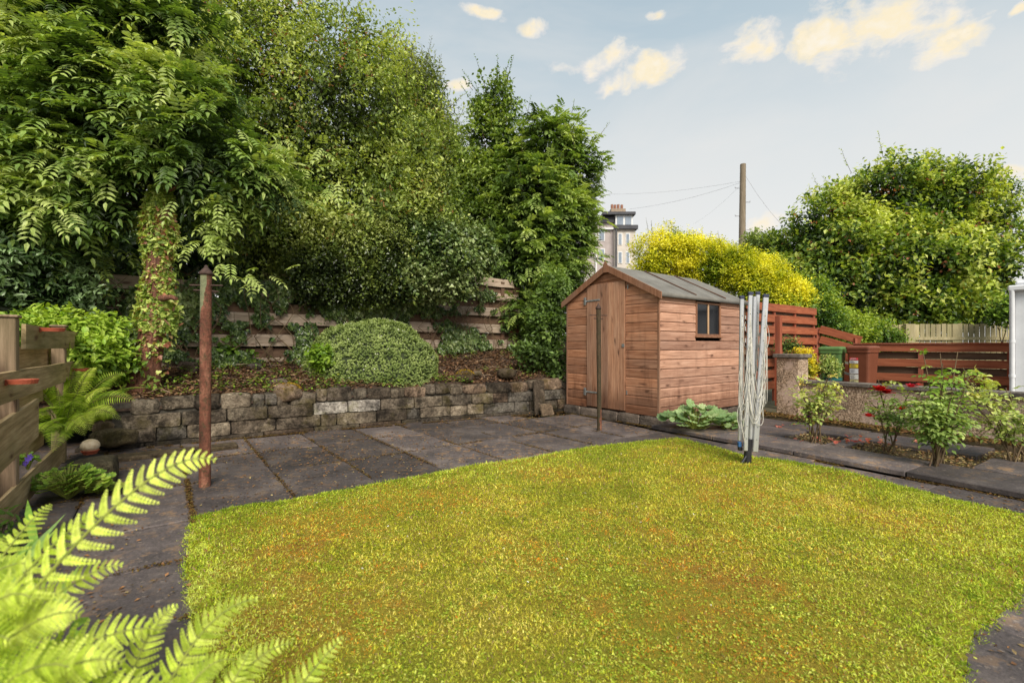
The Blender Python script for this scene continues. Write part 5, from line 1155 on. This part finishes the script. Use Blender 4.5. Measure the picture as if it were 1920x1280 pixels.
def br(pl, r): A_ = Part(); A_.tube([P(*q) for q in pl], np.linspace(r, r*.5, len(pl)), 8); A_.put('branch', REDBARK, st_, True)
br([(295, 560, 5.75), (310, 559, 5.6), (322, 557, 5.55), (330, 560, 5.5)], .045); br([(306, 365, 5.75), (335, 348, 5.7), (352, 338, 5.7), (400, 322, 5.7)], .018); br([(330, 352, 5.7), (350, 347, 5.7), (376, 345, 5.7)], .014); br([(300, 590, 5.7), (312, 603, 5.6), (320, 612, 5.6)], .01)
A_ = Part(); m = 13000; f = rng.random(m)**.7*.93+.07; f = np.where(rng.random(m) < .12, rng.uniform(.0, .4, m), np.clip(f, .3, 1)); x_ = f*39; c = np.stack([np.interp(x_, range(40), pp[:, i]) for i in range(3)], 1); r_ = np.interp(x_, range(40), rr_)
an = rng.random(m)*6.28; d = np.stack([np.cos(an), -np.abs(np.sin(an))*.9+.2, an*0], 1); gk = fbm(c*[1, 1, 1]+d*.4, 3.2, 3); bulge = 1.05+.95*rng.random(m)*np.clip((gk-.38)*4, .05, 1.4)
k = (gk > .32+.0*f); c, d, r_, bulge, f = c[k], d[k], r_[k], bulge[k], f[k]; m = len(c); q = c+d*(r_*bulge)[:, None]
fl_ = (f > .36) | (rng.random(len(f)) < .12); c, d, r_, bulge, f, q = c[fl_], d[fl_], r_[fl_], bulge[fl_], f[fl_], q[fl_]; m = len(c)
cl = palette([(.10, .16, .03), (.27, .38, .07), (.48, .57, .13), (.62, .66, .23)], m, .15); red = rng.random(m) < np.clip(.36-f*.35+(fbm(c, 2., 2)-.5)*1.2, 0, .8); cl[red] = palette([(.28, .10, .06), (.42, .20, .12), (.45, .34, .16)], red.sum(), .2)
A_.scatter(T_IVY, q, nrm(-Z*.5+rnd_dir(m)*.8), nrm(d+Z*.3+rnd_dir(m)*.5), .062*rng.uniform(.6, 1.3, m), .055*rng.uniform(.6, 1.2, m), cl); A_.put('ivy_leaves', LEAF, st_)

# ================================================================ RIGHT BACKGROUND
B_ = [bl(1246, 482, 13., 56, 42), bl(1300, 490, 13., 80, 42), bl(1370, 510, 12.6, 70, 40), bl(1425, 540, 12., 60, 48), bl(1475, 555, 11.9, 42, 32), bl(1208, 530, 13, 28, 28)]
def cf(A_, b):
    inner(A_, b, 2600, .10, [(.05, .07, .01), (.16, .18, .015)]); crown(A_, b, 9000, 8, .065, .55, PRIV, .22, up=.6, rough=.45, rmin=.75, seed=31)
gh = tree('golden_hedge', 'bright yellow golden privet hedge behind the shed roof', 'hedge', P(1330, 660, 12.8)*[1, 1, 0], B_, .05, cf); sprigs(gh, B_[:3], 90, .4, 12, .045, [(.06, .09, .02), (.14, .18, .03), (.4, .38, .04)], T_LEAF, .5, 1.3)
B_ = [bl(1470, 575, 11.9, 50, 28), bl(1520, 600, 12.4, 60, 50), bl(1580, 625, 12.6, 60, 40), bl(1640, 640, 12.8, 45, 32), bl(1500, 560, 12.6, 60, 40)]
def cf(A_, b): inner(A_, b, 2000, .10); crown(A_, b, 4200, 7, .075, .6, [(.02, .045, .01), (.06, .13, .015), (.16, .27, .03), (.36, .44, .05)], .25, rough=.5, rmin=.7, seed=33)
tree('green_shrub', 'mid green leafy shrub spilling over the red sloping fence', 'shrub', P(1560, 680, 12.5)*[1, 1, 0], B_, .05, cf)
B_ = [bl(1492, 490, 17., 62, 50), bl(1565, 430, 16.5, 80, 68), bl(1660, 390, 16.5, 110, 72), bl(1750, 388, 16.5, 95, 74), bl(1800, 450, 16.3, 68, 90), bl(1620, 480, 15.6, 130, 80), bl(1745, 500, 15.6, 110, 90), bl(1560, 540, 15.2, 90, 60), bl(1700, 575, 15.2, 110, 50), bl(1815, 560, 15.6, 56, 50)]
WB = [(.02, .035, .01), (.05, .10, .018), (.15, .24, .03), (.36, .44, .06), (.62, .66, .17)]
def cf(A_, b):
    inner(A_, b, 6000, .18); crown(A_, b, 10500, 8, .16, .62, WB, .42, up=.15, rough=.5, rmin=.72, gate=.38, seed=35)
    p, nn, _ = lobe_points(b, 500, rmin=.95, rmax=1.02, rough=.42, seed=35); q = np.repeat(p, 4, 0)+rng.normal(size=(len(p)*4, 3))*.06; m = len(q)
    A_.scatter(T_OVAL, q, rnd_dir(m), rnd_dir(m), .09, .07, palette([(.35, .10, .04), (.42, .18, .08), (.25, .1, .05)], m, .2))
bt_ = tree('whitebeam_tree', 'large round yellow-green tree spreading behind the pale fence on the right', 'tree', P(1700, 640, 16.5)*[1, 1, 0], B_, .22, cf, n_tw=14, fork=P(1690, 560, 16.5)); sprigs(bt_, B_[:5], 260, .65, 10, .12, WB[2:], T_LEAF, .5, .8)
B2 = [bl(1880, 365, 16.5, 24, 16), bl(1860, 345, 16.5, 22, 12)]; A_ = Part(); crown(A_, B2, 160, 7, .11, .55, WB[1:4], .5, rough=.6, rmin=.2); A_.put('outer_branch', LEAF, bt_)
B_ = [bl(1890, 582, 13., 26, 26), bl(1866, 596, 13.4, 20, 12)]
def cf(A_, b): crown(A_, b, 420, 7, .08, .6, LIME, .25, rough=.5, rmin=.4, seed=39)
tree('lime_green_shrub', 'small lime green shrub at the corner of the white outbuilding', 'shrub', P(1885, 640, 13)*[1, 1, 0], B_, .03, cf)
B_ = [bl(1435, 480, 18., 40, 34), bl(1418, 462, 18.5, 20, 18)]
def cf(A_, b): inner(A_, b, 700, .16); crown(A_, b, 1400, 7, .10, .6, HAW[:4], .35, rough=.6, rmin=.6, seed=41)
tree('elder_tree', 'small dark tree just right of the telegraph pole behind the yellow hedge', 'tree', P(1430, 640, 18)*[1, 1, 0], B_, .08, cf)

# neighbour's small plants
B_ = [bl(1503, 672, 8.9, 20, 17), bl(1508, 690, 8.8, 20, 18)]
def cf(A_, b): crown(A_, b, 420, 7, .045, .7, [(.25, .28, .02), (.6, .5, .02), (.82, .68, .05)], .10, T=T_OVAL, rough=.5, rmin=.4, seed=43)
tree('golden_shrub', 'small golden yellow leaved shrub beside the gate pillar', 'shrub', P(1510, 715, 8.9)*[1, 1, 0], B_, .012, cf)
t = thing('cordyline', 'spiky dark red strap leaved plant left of the green wheelie bin', 'plant', P(1535, 700, 9.3)*[1, 1, 0]+Z*.3); A_ = Part(); b = P(1535, 700, 9.3)
for i in range(46):
    an = rng.random()*6.28; e = rng.uniform(.25, 1.4); d = np.array([math.cos(an)*math.cos(e), math.sin(an)*math.cos(e), math.sin(e)]); L = rng.uniform(.35, .6)
    A_.scatter(([(0, -.5, 0), (0, .5, 0), (.5, .5, 0), (.5, -.5, 0), (1, 0, -.25)], [(0, 1, 2, 3), (3, 2, 4)]), [b], [d], [Z+.01], L, .035, palette([(.10, .03, .03), (.25, .09, .06), (.35, .2, .1)], 1, .1))
A_.put('leaves', GLOSS, t)
B_ = [bl(1475, 650, 9.4, 24, 12), bl(1550, 690, 9.1, 20, 18)]; t = thing('green_border_plant', 'loose green border plant between the pillar and the green wheelie bin', 'plant', P(1500, 700, 9.2)*[1, 1, 0]); A_ = Part(); crown(A_, B_, 420, 6, .05, .5, RDG+[(.4, .4, .12)], .14, rough=.6, rmin=.3); A_.put('leaves', LEAF, t)

# ================================================================ ROSES
def rose(px, py, h, w_, n_st, n_lf, lab, blooms=(), dens=1., cols=None, asym=0., green=False):
    b = G(px, py, .05); t = thing('rose_bush', lab, 'rose bush', b, 0, None); cols = cols or [(.06, .12, .03), (.18, .29, .07), (.36, .46, .13), (.56, .58, .20)]
    S_ = Part(); tips = []
    for i in range(n_st):
        an = rng.random()*6.28; rr = w_*rng.uniform(.25, 1.)*.9; e = b+np.array([math.cos(an)*rr+asym, math.sin(an)*rr*.8, h*rng.uniform(.55, 1.05)]); m_ = b+(e-b)*[.35, .35, .55]+rng.normal(size=3)*.03
        s0 = b+rng.normal(size=3)*[.04, .03, 0]; tt = np.linspace(0, 1, 8)[:, None]; pts = (1-tt)**2*s0+2*tt*(1-tt)*m_+tt*tt*e; S_.tube(pts, np.linspace(.008, .0035, 8), 6, (1, 1, 1)); tips.append(pts)
        for q in range(3):
            a0 = pts[rng.integers(3, 7)]; e2 = a0+nrm(np.array([rng.normal(), rng.normal(), .8]))*rng.uniform(.08, .22); S_.tube([a0, (a0+e2)/2+rng.normal(size=3)*.01, e2], [.005, .004, .002], 5, (1, 1, 1), False); tips.append(np.array([a0, (a0+e2)/2, e2]))
    S_.put('stems', STEM, t, True); A_ = Part(); c_ = []
    for i in range(n_lf):
        q = tips[rng.integers(0, len(tips))]; f = rng.uniform(.42 if len(q) > 3 else 0, 1)*(len(q)-1); k = min(int(f), len(q)-2); c_.append(q[k]+(q[k+1]-q[k])*(f-k)+rng.normal(size=3)*.022)
    c_ = np.array(c_); m = len(c_); r = nrm(rnd_dir(m)*[1, 1, .4]+Z*.15); tt = np.clip((c_[:, 2]-b[2])/h*.6+.15+rng.normal(size=m)*.15, 0, 1)
    pinnate(A_, c_, r, nrm(Z+rnd_dir(m)*.45), .10, 2, .045, .030, cols, tt, .1); A_.put('foliage', LEAF, t)
    for (bx, by, r_, cl) in blooms:
        A_ = Part(); c0 = P(bx, by, b[1]-.02)
        for ring_, (k, tilt, s) in enumerate(((5, .25, 1.), (5, .7, .85), (4, 1.1, .65), (3, 1.4, .45))):
            an = np.arange(k)/k*6.28+ring_*.6; d = np.stack([np.cos(an)*math.cos(tilt), np.sin(an)*math.cos(tilt), np.full(k, math.sin(tilt))], 1)
            A_.scatter(T_OVAL, c0+d*r_*.08, d, Z-d*.8, r_*s, r_*s*.95, palette([cl, [q*.6 for q in cl]], k, .1))
        A_.put('flower', PETAL, t)
    return t
rose(1525, 832, .80, .40, 7, 190, 'sparse rose bush with yellowing leaves and one purple bud nearest the pillar', [(1517, 782, .035, (.28, .03, .45))], cols=[(.10, .16, .04), (.27, .38, .09), (.50, .54, .15), (.62, .45, .10)])
rose(1667, 846, .74, .34, 6, 150, 'thin rose bush with three bright red blooms in the middle of the bed', [(1650, 733, .10, (.50, .015, .02)), (1662, 738, .09, (.42, .01, .02)), (1690, 768, .07, (.75, .06, .04)), (1629, 781, .06, (.65, .03, .05))])
rose(1757, 876, .68, .32, 9, 380, 'fullest and bushiest rose bush with dense dark green leaves and stout stems', [(1708, 726, .06, (.6, .03, .08)), (1722, 722, .03, (.7, .1, .12))], asym=.02)
rose(1765, 868, 1.0, .5, 7, 170, 'tall pale green rose shoots rising behind the fullest rose bush', asym=-.03, cols=LIME)
rose(1912, 868, .86, .52, 8, 240, 'pale leaved rose bush cut off by the right edge of the picture', asym=-.05, cols=[(.12, .19, .05), (.33, .42, .11), (.55, .60, .18), (.65, .62, .25)])

# leafy plant by the shed
def lobed_plant(name, lab, base, n, w_, h, size, cols, mat=LEAF, T=T_LOBED, zj=.5):
    t = thing(name, lab, 'plant', base); A_ = Part(); S_ = Part()
    for i in range(n):
        an = rng.random()*6.28; rr = math.sqrt(rng.random()); e = base+np.array([math.cos(an)*rr*w_, math.sin(an)*rr*w_*.6, h*(1-.55*rr)*rng.uniform(.6, 1.1)+.02]); S_.tube([base, (base+e)/2+Z*.05, e], [.006, .005, .004], 5, (1, 1, 1), False)
        o_ = np.array([math.cos(an), math.sin(an), .1]); s = size*rng.uniform(.6, 1.2); A_.scatter(T, [e-o_*s*.3], [nrm(o_+Z*-.1)], [nrm(Z*.7+o_*zj+rnd_dir(1)[0]*.35-Y_*.5)], s, s*1.15, palette(cols, 1, .1))
    A_.put('leaves', mat, t); S_.put('stalks', GSTEM, t)
SAGE = [(.10, .18, .07), (.20, .31, .12), (.32, .44, .19), (.42, .50, .25)]
lobed_plant('lobed_leaf_plant', 'clump of large pale green scalloped leaves at the foot of the shed side wall', G(1305, 812), 80, .42, .40, .135, SAGE)
lobed_plant('lobed_leaf_plant', 'smaller clump of pale scalloped leaves between the larger clump and the rotary airer', G(1362, 812), 44, .24, .30, .11, SAGE)
lobed_plant('lady_mantle', 'bright green round leaved plant at the foot of the low mossy fence', G(128, 935), 190, .30, .26, .05, LIME[1:])
lobed_plant('creeping_plant', 'low yellow-green creeping plant in front of the stone block', G(185, 925), 110, .22, .07, .03, LIME[1:])
lobed_plant('bellflower', 'small blue flowered plant poking between the low fence boards', P(52, 880, 3.5), 26, .08, .12, .04, LIME[1:3])
A_ = Acc(); 
for q in range(3): 
    c0 = np.array([(0, 0, 0), (-.03, .01, -.03), (.02, 0, .02)][q])
    an = np.arange(5)/5*6.28; d = np.stack([np.cos(an), an*0-.3, np.sin(an)], 1); A_.scatter(T_OVAL, np.repeat([c0], 5, 0), d, -Y_+d*.3, .028, .02, (.16, .10, .55))
o = A_.build('blue_flower', PETAL); o.location = tuple(P(53, 861, 3.46)); tag(o, 'violet blue flower showing in the gap of the low fence', 'flower')

# pot on the block
pb = G(176, 893)+Z*.2; pb = P(169, 858, G(176, 893)[1]+.02); pb[2] = .195
t = thing('ceramic_pot', 'cracked cream ceramic ball in a terracotta dish on the mossy stone block', 'ornament', pb)
A_ = Acc(); A_.lathe((0, 0, 0), [(.045, 0), (.062, .03), (.066, .032), (.055, .032)], 22); A_.build('saucer', TERRA, t, True)
A_ = Acc(); A_.lathe((0, 0, .02), [(.02, 0), (.055, .015), (.069, .045), (.066, .07), (.05, .095), (.025, .108), (.0, .11)], 22); A_.build('ball', m_plain('cream_glaze', (.50, .42, .30), (.33, .24, .15), 26., .55, isl=0, bscale=20.), t, True)

# ================================================================ FERNS
def frond(A_, S_, p0, p1, p2, np_, Lmax, cols, pinnules=0, curl=.35, wfac=.24, up=(.25, -.6, .7), tcol=.6):
    up = nrm(up)
    """frond along a quadratic curve; pinnae on both sides, optionally cut into pinnules"""
    p0, p1, p2 = [np.asarray(q, float) for q in (p0, p1, p2)]
    t = np.linspace(.12, .995, np_); pt = ((1-t)**2)[:, None]*p0+(2*t*(1-t))[:, None]*p1+(t*t)[:, None]*p2; tg = nrm((2*(1-t))[:, None]*(p1-p0)+(2*t)[:, None]*(p2-p1))
    s = nrm(np.cross(tg, up)); n = np.cross(s, tg); L = Lmax*np.clip((1.015-t)/.42, .03, 1)**.75*np.clip((t+.12)/.42, .2, 1)*rng.uniform(.9, 1.08, np_)
    tt = np.linspace(0, 1, 16)[:, None]; S_.tube((1-tt)**2*p0+2*tt*(1-tt)*p1+tt*tt*p2, np.linspace(.0042, .0012, 16)*(1.2 if Lmax > .07 else 1), 6, (1, 1, 1), False)
    base = palette(cols, np_, .10, np.clip(tcol+rng.normal()*.12+.3*(t-.5)+rng.normal(size=np_)*.14, 0, 1))
    for sg in (-1, 1):
        d = nrm(s*sg+tg*.38-n*.10)
        if not pinnules: A_.scatter(T_LANCE, pt, d, n+rnd_dir(np_)*.12, L, L*wfac, base); continue
        for k in range(pinnules):
            f = (k+.5)/pinnules; c = pt+d*(L*f)[:, None]+(tg*.12-n*curl)*(L*f*f)[:, None]; dd = nrm(d+(tg*.24-n*2*curl*f)); ps = nrm(np.cross(dd, n)); l2 = L*wfac*(1-f)**.6*.72+.0012
            for s2 in (-1, 1): A_.scatter(T_OVAL, c, nrm(ps*s2+dd*.45), n+rnd_dir(np_)*.1, l2*1.15, np.maximum(L/pinnules*1.25, .002), base*rng.uniform(.9, 1.1, (np_, 1)))
        A_.scatter(T_LANCE, pt, nrm(d-n*curl*.5), n, L*.95, L*wfac*.5, base)
FC = [(.06, .12, .015), (.20, .32, .03), (.40, .52, .06), (.60, .68, .14)]
rt = P(118, 815, 4.5); mf = thing('fern', 'large light green fern arching out past the end of the low fence', 'fern', rt, 0, 'ferns'); A_ = Part(); S_ = Part()
for (tx, ty, Y) in ((258, 722, 4.7), (240, 748, 4.5), (215, 705, 4.9), (190, 690, 4.8), (150, 688, 4.9), (120, 700, 4.6), (92, 705, 4.5), (70, 738, 4.2), (62, 770, 3.95), (72, 812, 3.9), (88, 845, 3.9), (215, 780, 4.2), (185, 805, 4.0), (140, 825, 3.9), (115, 850, 3.85), (240, 770, 4.9), (205, 730, 4.4), (165, 740, 4.2), (130, 760, 4.1), (100, 690, 5.)):
    p2 = P(tx, ty, Y); m_ = (rt+p2)/2+Z*(.24+rng.random()*.08); frond(A_, S_, rt+rng.normal(size=3)*.02, m_, p2+rng.normal(size=3)*.05, 30, .115, FC, 0, wfac=.16, up=np.array([.2, -.35, .8])+rng.normal(size=3)*.3, tcol=.35+.4*rng.random())
A_.put('fronds', FERN, mf); S_.put('stalks', GSTEM, mf)
rt = P(140, 655, 5.); sf = thing('fern', 'small yellow-green fern tuft above the pot ring on the second board', 'fern', P(128, 672, 4.75), 0, 'ferns'); A_ = Part(); S_ = Part(); r0_ = P(126, 668, 4.75)
for (tx, ty) in ((108, 642), (120, 636), (132, 640), (142, 652), (114, 655)): p2 = P(tx, ty, 4.7); frond(A_, S_, r0_, (r0_+p2)/2+Z*.04, p2, 14, .03, FC, 0, wfac=.25)
A_.put('fronds', FERN, sf); S_.put('stalks', GSTEM, sf)

FG = [(.10, .17, .015), (.26, .36, .03), (.46, .56, .07), (.66, .74, .17)]
ra = np.array([-1.32, .80, .12]); fa = thing('fern', 'big bright fern filling the bottom left corner close to the camera', 'fern', ra, 0, 'ferns'); A_ = Part(); S_ = Part()
for (m_, tip, L) in ((P(235, 800, .95), P(403, 862, 1.02), .075), (P(40, 1000, .9), P(190, 960, 1.), .06), (P(60, 1060, .92), P(228, 1058, .98), .06), (P(20, 980, 1.15), P(95, 945, 1.25), .055), (P(-40, 960, 1.2), P(40, 1010, 1.3), .06),
                    (P(100, 1130, .85), P(300, 1180, .95), .075), (P(0, 1100, .8), P(150, 1150, .85), .08), (P(-60, 1040, .8), P(60, 1120, .8), .08), (P(60, 1180, .78), P(230, 1240, .82), .08),
                    (P(-20, 1180, .75), P(130, 1250, .75), .08), (P(100, 1240, .75), P(330, 1290, .85), .07), (P(-40, 1250, .7), P(90, 1330, .7), .08), (P(-80, 1120, .85), P(20, 1200, .75), .08), (P(-60, 1000, 1.), P(70, 1060, 1.05), .07), (P(-30, 1080, 1.), P(110, 1100, 1.1), .07)):
    frond(A_, S_, ra+rng.normal(size=3)*.03, m_, tip, 26, L*.74, FG, 9, curl=.30, wfac=.24, tcol=.62, up=(.25, -.85, .45))
A_.put('fronds', FERN, fa); S_.put('stalks', GSTEM, fa)
rb_ = np.array([-.80, .86, 0.]); fb = thing('fern', 'second fern rising from the bottom edge over the corner of the lawn', 'fern', rb_, 0, 'ferns'); A_ = Part(); S_ = Part()
for (m_, tip, L) in ((P(290, 1140, .92), P(482, 1122, 1.), .07), (P(215, 1180, .92), P(332, 1135, 1.), .06), (P(400, 1210, .95), P(548, 1205, 1.05), .065), (P(540, 1290, .95), P(642, 1195, 1.05), .065), (P(440, 1290, .9), P(470, 1215, 1.), .05), (P(300, 1210, .85), P(440, 1235, .95), .06), (P(560, 1340, .95), P(600, 1250, 1.05), .05), (P(350, 1300, .9), P(365, 1235, 1.), .045), (P(180, 1260, .9), P(215, 1190, 1.), .06), (P(250, 1290, .88), P(420, 1300, .95), .06)):
    frond(A_, S_, rb_+rng.normal(size=3)*.03, m_, tip, 27, L*.64, FG, 8, curl=.25, wfac=.24, tcol=.6, up=(.25, -.85, .45))
A_.put('fronds', FERN, fb); S_.put('stalks', GSTEM, fb)
# strap leaves and broad weeds beside the near ferns
sb_ = np.array([-1.75, 1.35, .05]); t = thing('strap_leaf_plant', 'upright sword shaped green leaves behind the big near fern', 'plant', sb_); A_ = Part()
T_STRAP = ([(0, -.35, 0), (0, .35, 0), (.35, .5, .02), (.35, -.5, .02), (.7, .4, .0), (.7, -.4, .0), (1, 0, -.06)], [(0, 1, 2, 3), (3, 2, 4, 5), (5, 4, 6)])
for (x0, y0, x1, y1, Y) in ((25, 1075, 118, 960, 1.45), (30, 1080, 105, 985, 1.4), (60, 990, 46, 930, 1.6), (95, 1150, 150, 1050, 1.35), (110, 1120, 145, 1060, 1.4), (0, 1110, 60, 1000, 1.4), (35, 1040, 80, 1000, 1.5)):
    a0, a1 = P(x0, y0, Y), P(x1, y1, Y+.1); a0 = a0-(a1-a0)*.7; A_.scatter(T_STRAP, [a0], [a1-a0], [nrm([.3, -.7, .5])], np.linalg.norm(a1-a0), .024, palette([(.14, .26, .03), (.28, .42, .06)], 1))
A_.put('leaves', LEAF, t)
B_ = [(np.array([-1.75, 1.25, .22]), np.array([.35, .35, .22]), 1.), (np.array([-1.35, .95, .2]), np.array([.35, .3, .2]), 1.), (np.array([-2.3, 1.75, .16]), np.array([.3, .45, .16]), 1.), (np.array([-2.75, 2.35, .14]), np.array([.2, .4, .14]), 1.)]
def cf(A_, b): inner(A_, b, 900, .06, LIME[:2]); crown(A_, b, 900, 6, .06, .45, LIME, .14, T=T_OVAL, rough=.5, rmin=.5, seed=51)
tree('border_plants', 'mass of fresh green border leaves between the near fern and the low fence', 'plants', np.array([-1.8, 1.3, 0]), B_, .01, cf)

for t_, A_, m_ in CROWNS.values(): A_.put('crown', m_, t_)
scene.cycles.max_bounces = 6; scene.cycles.diffuse_bounces = 4; scene.cycles.glossy_bounces = 2; scene.cycles.transmission_bounces = 3
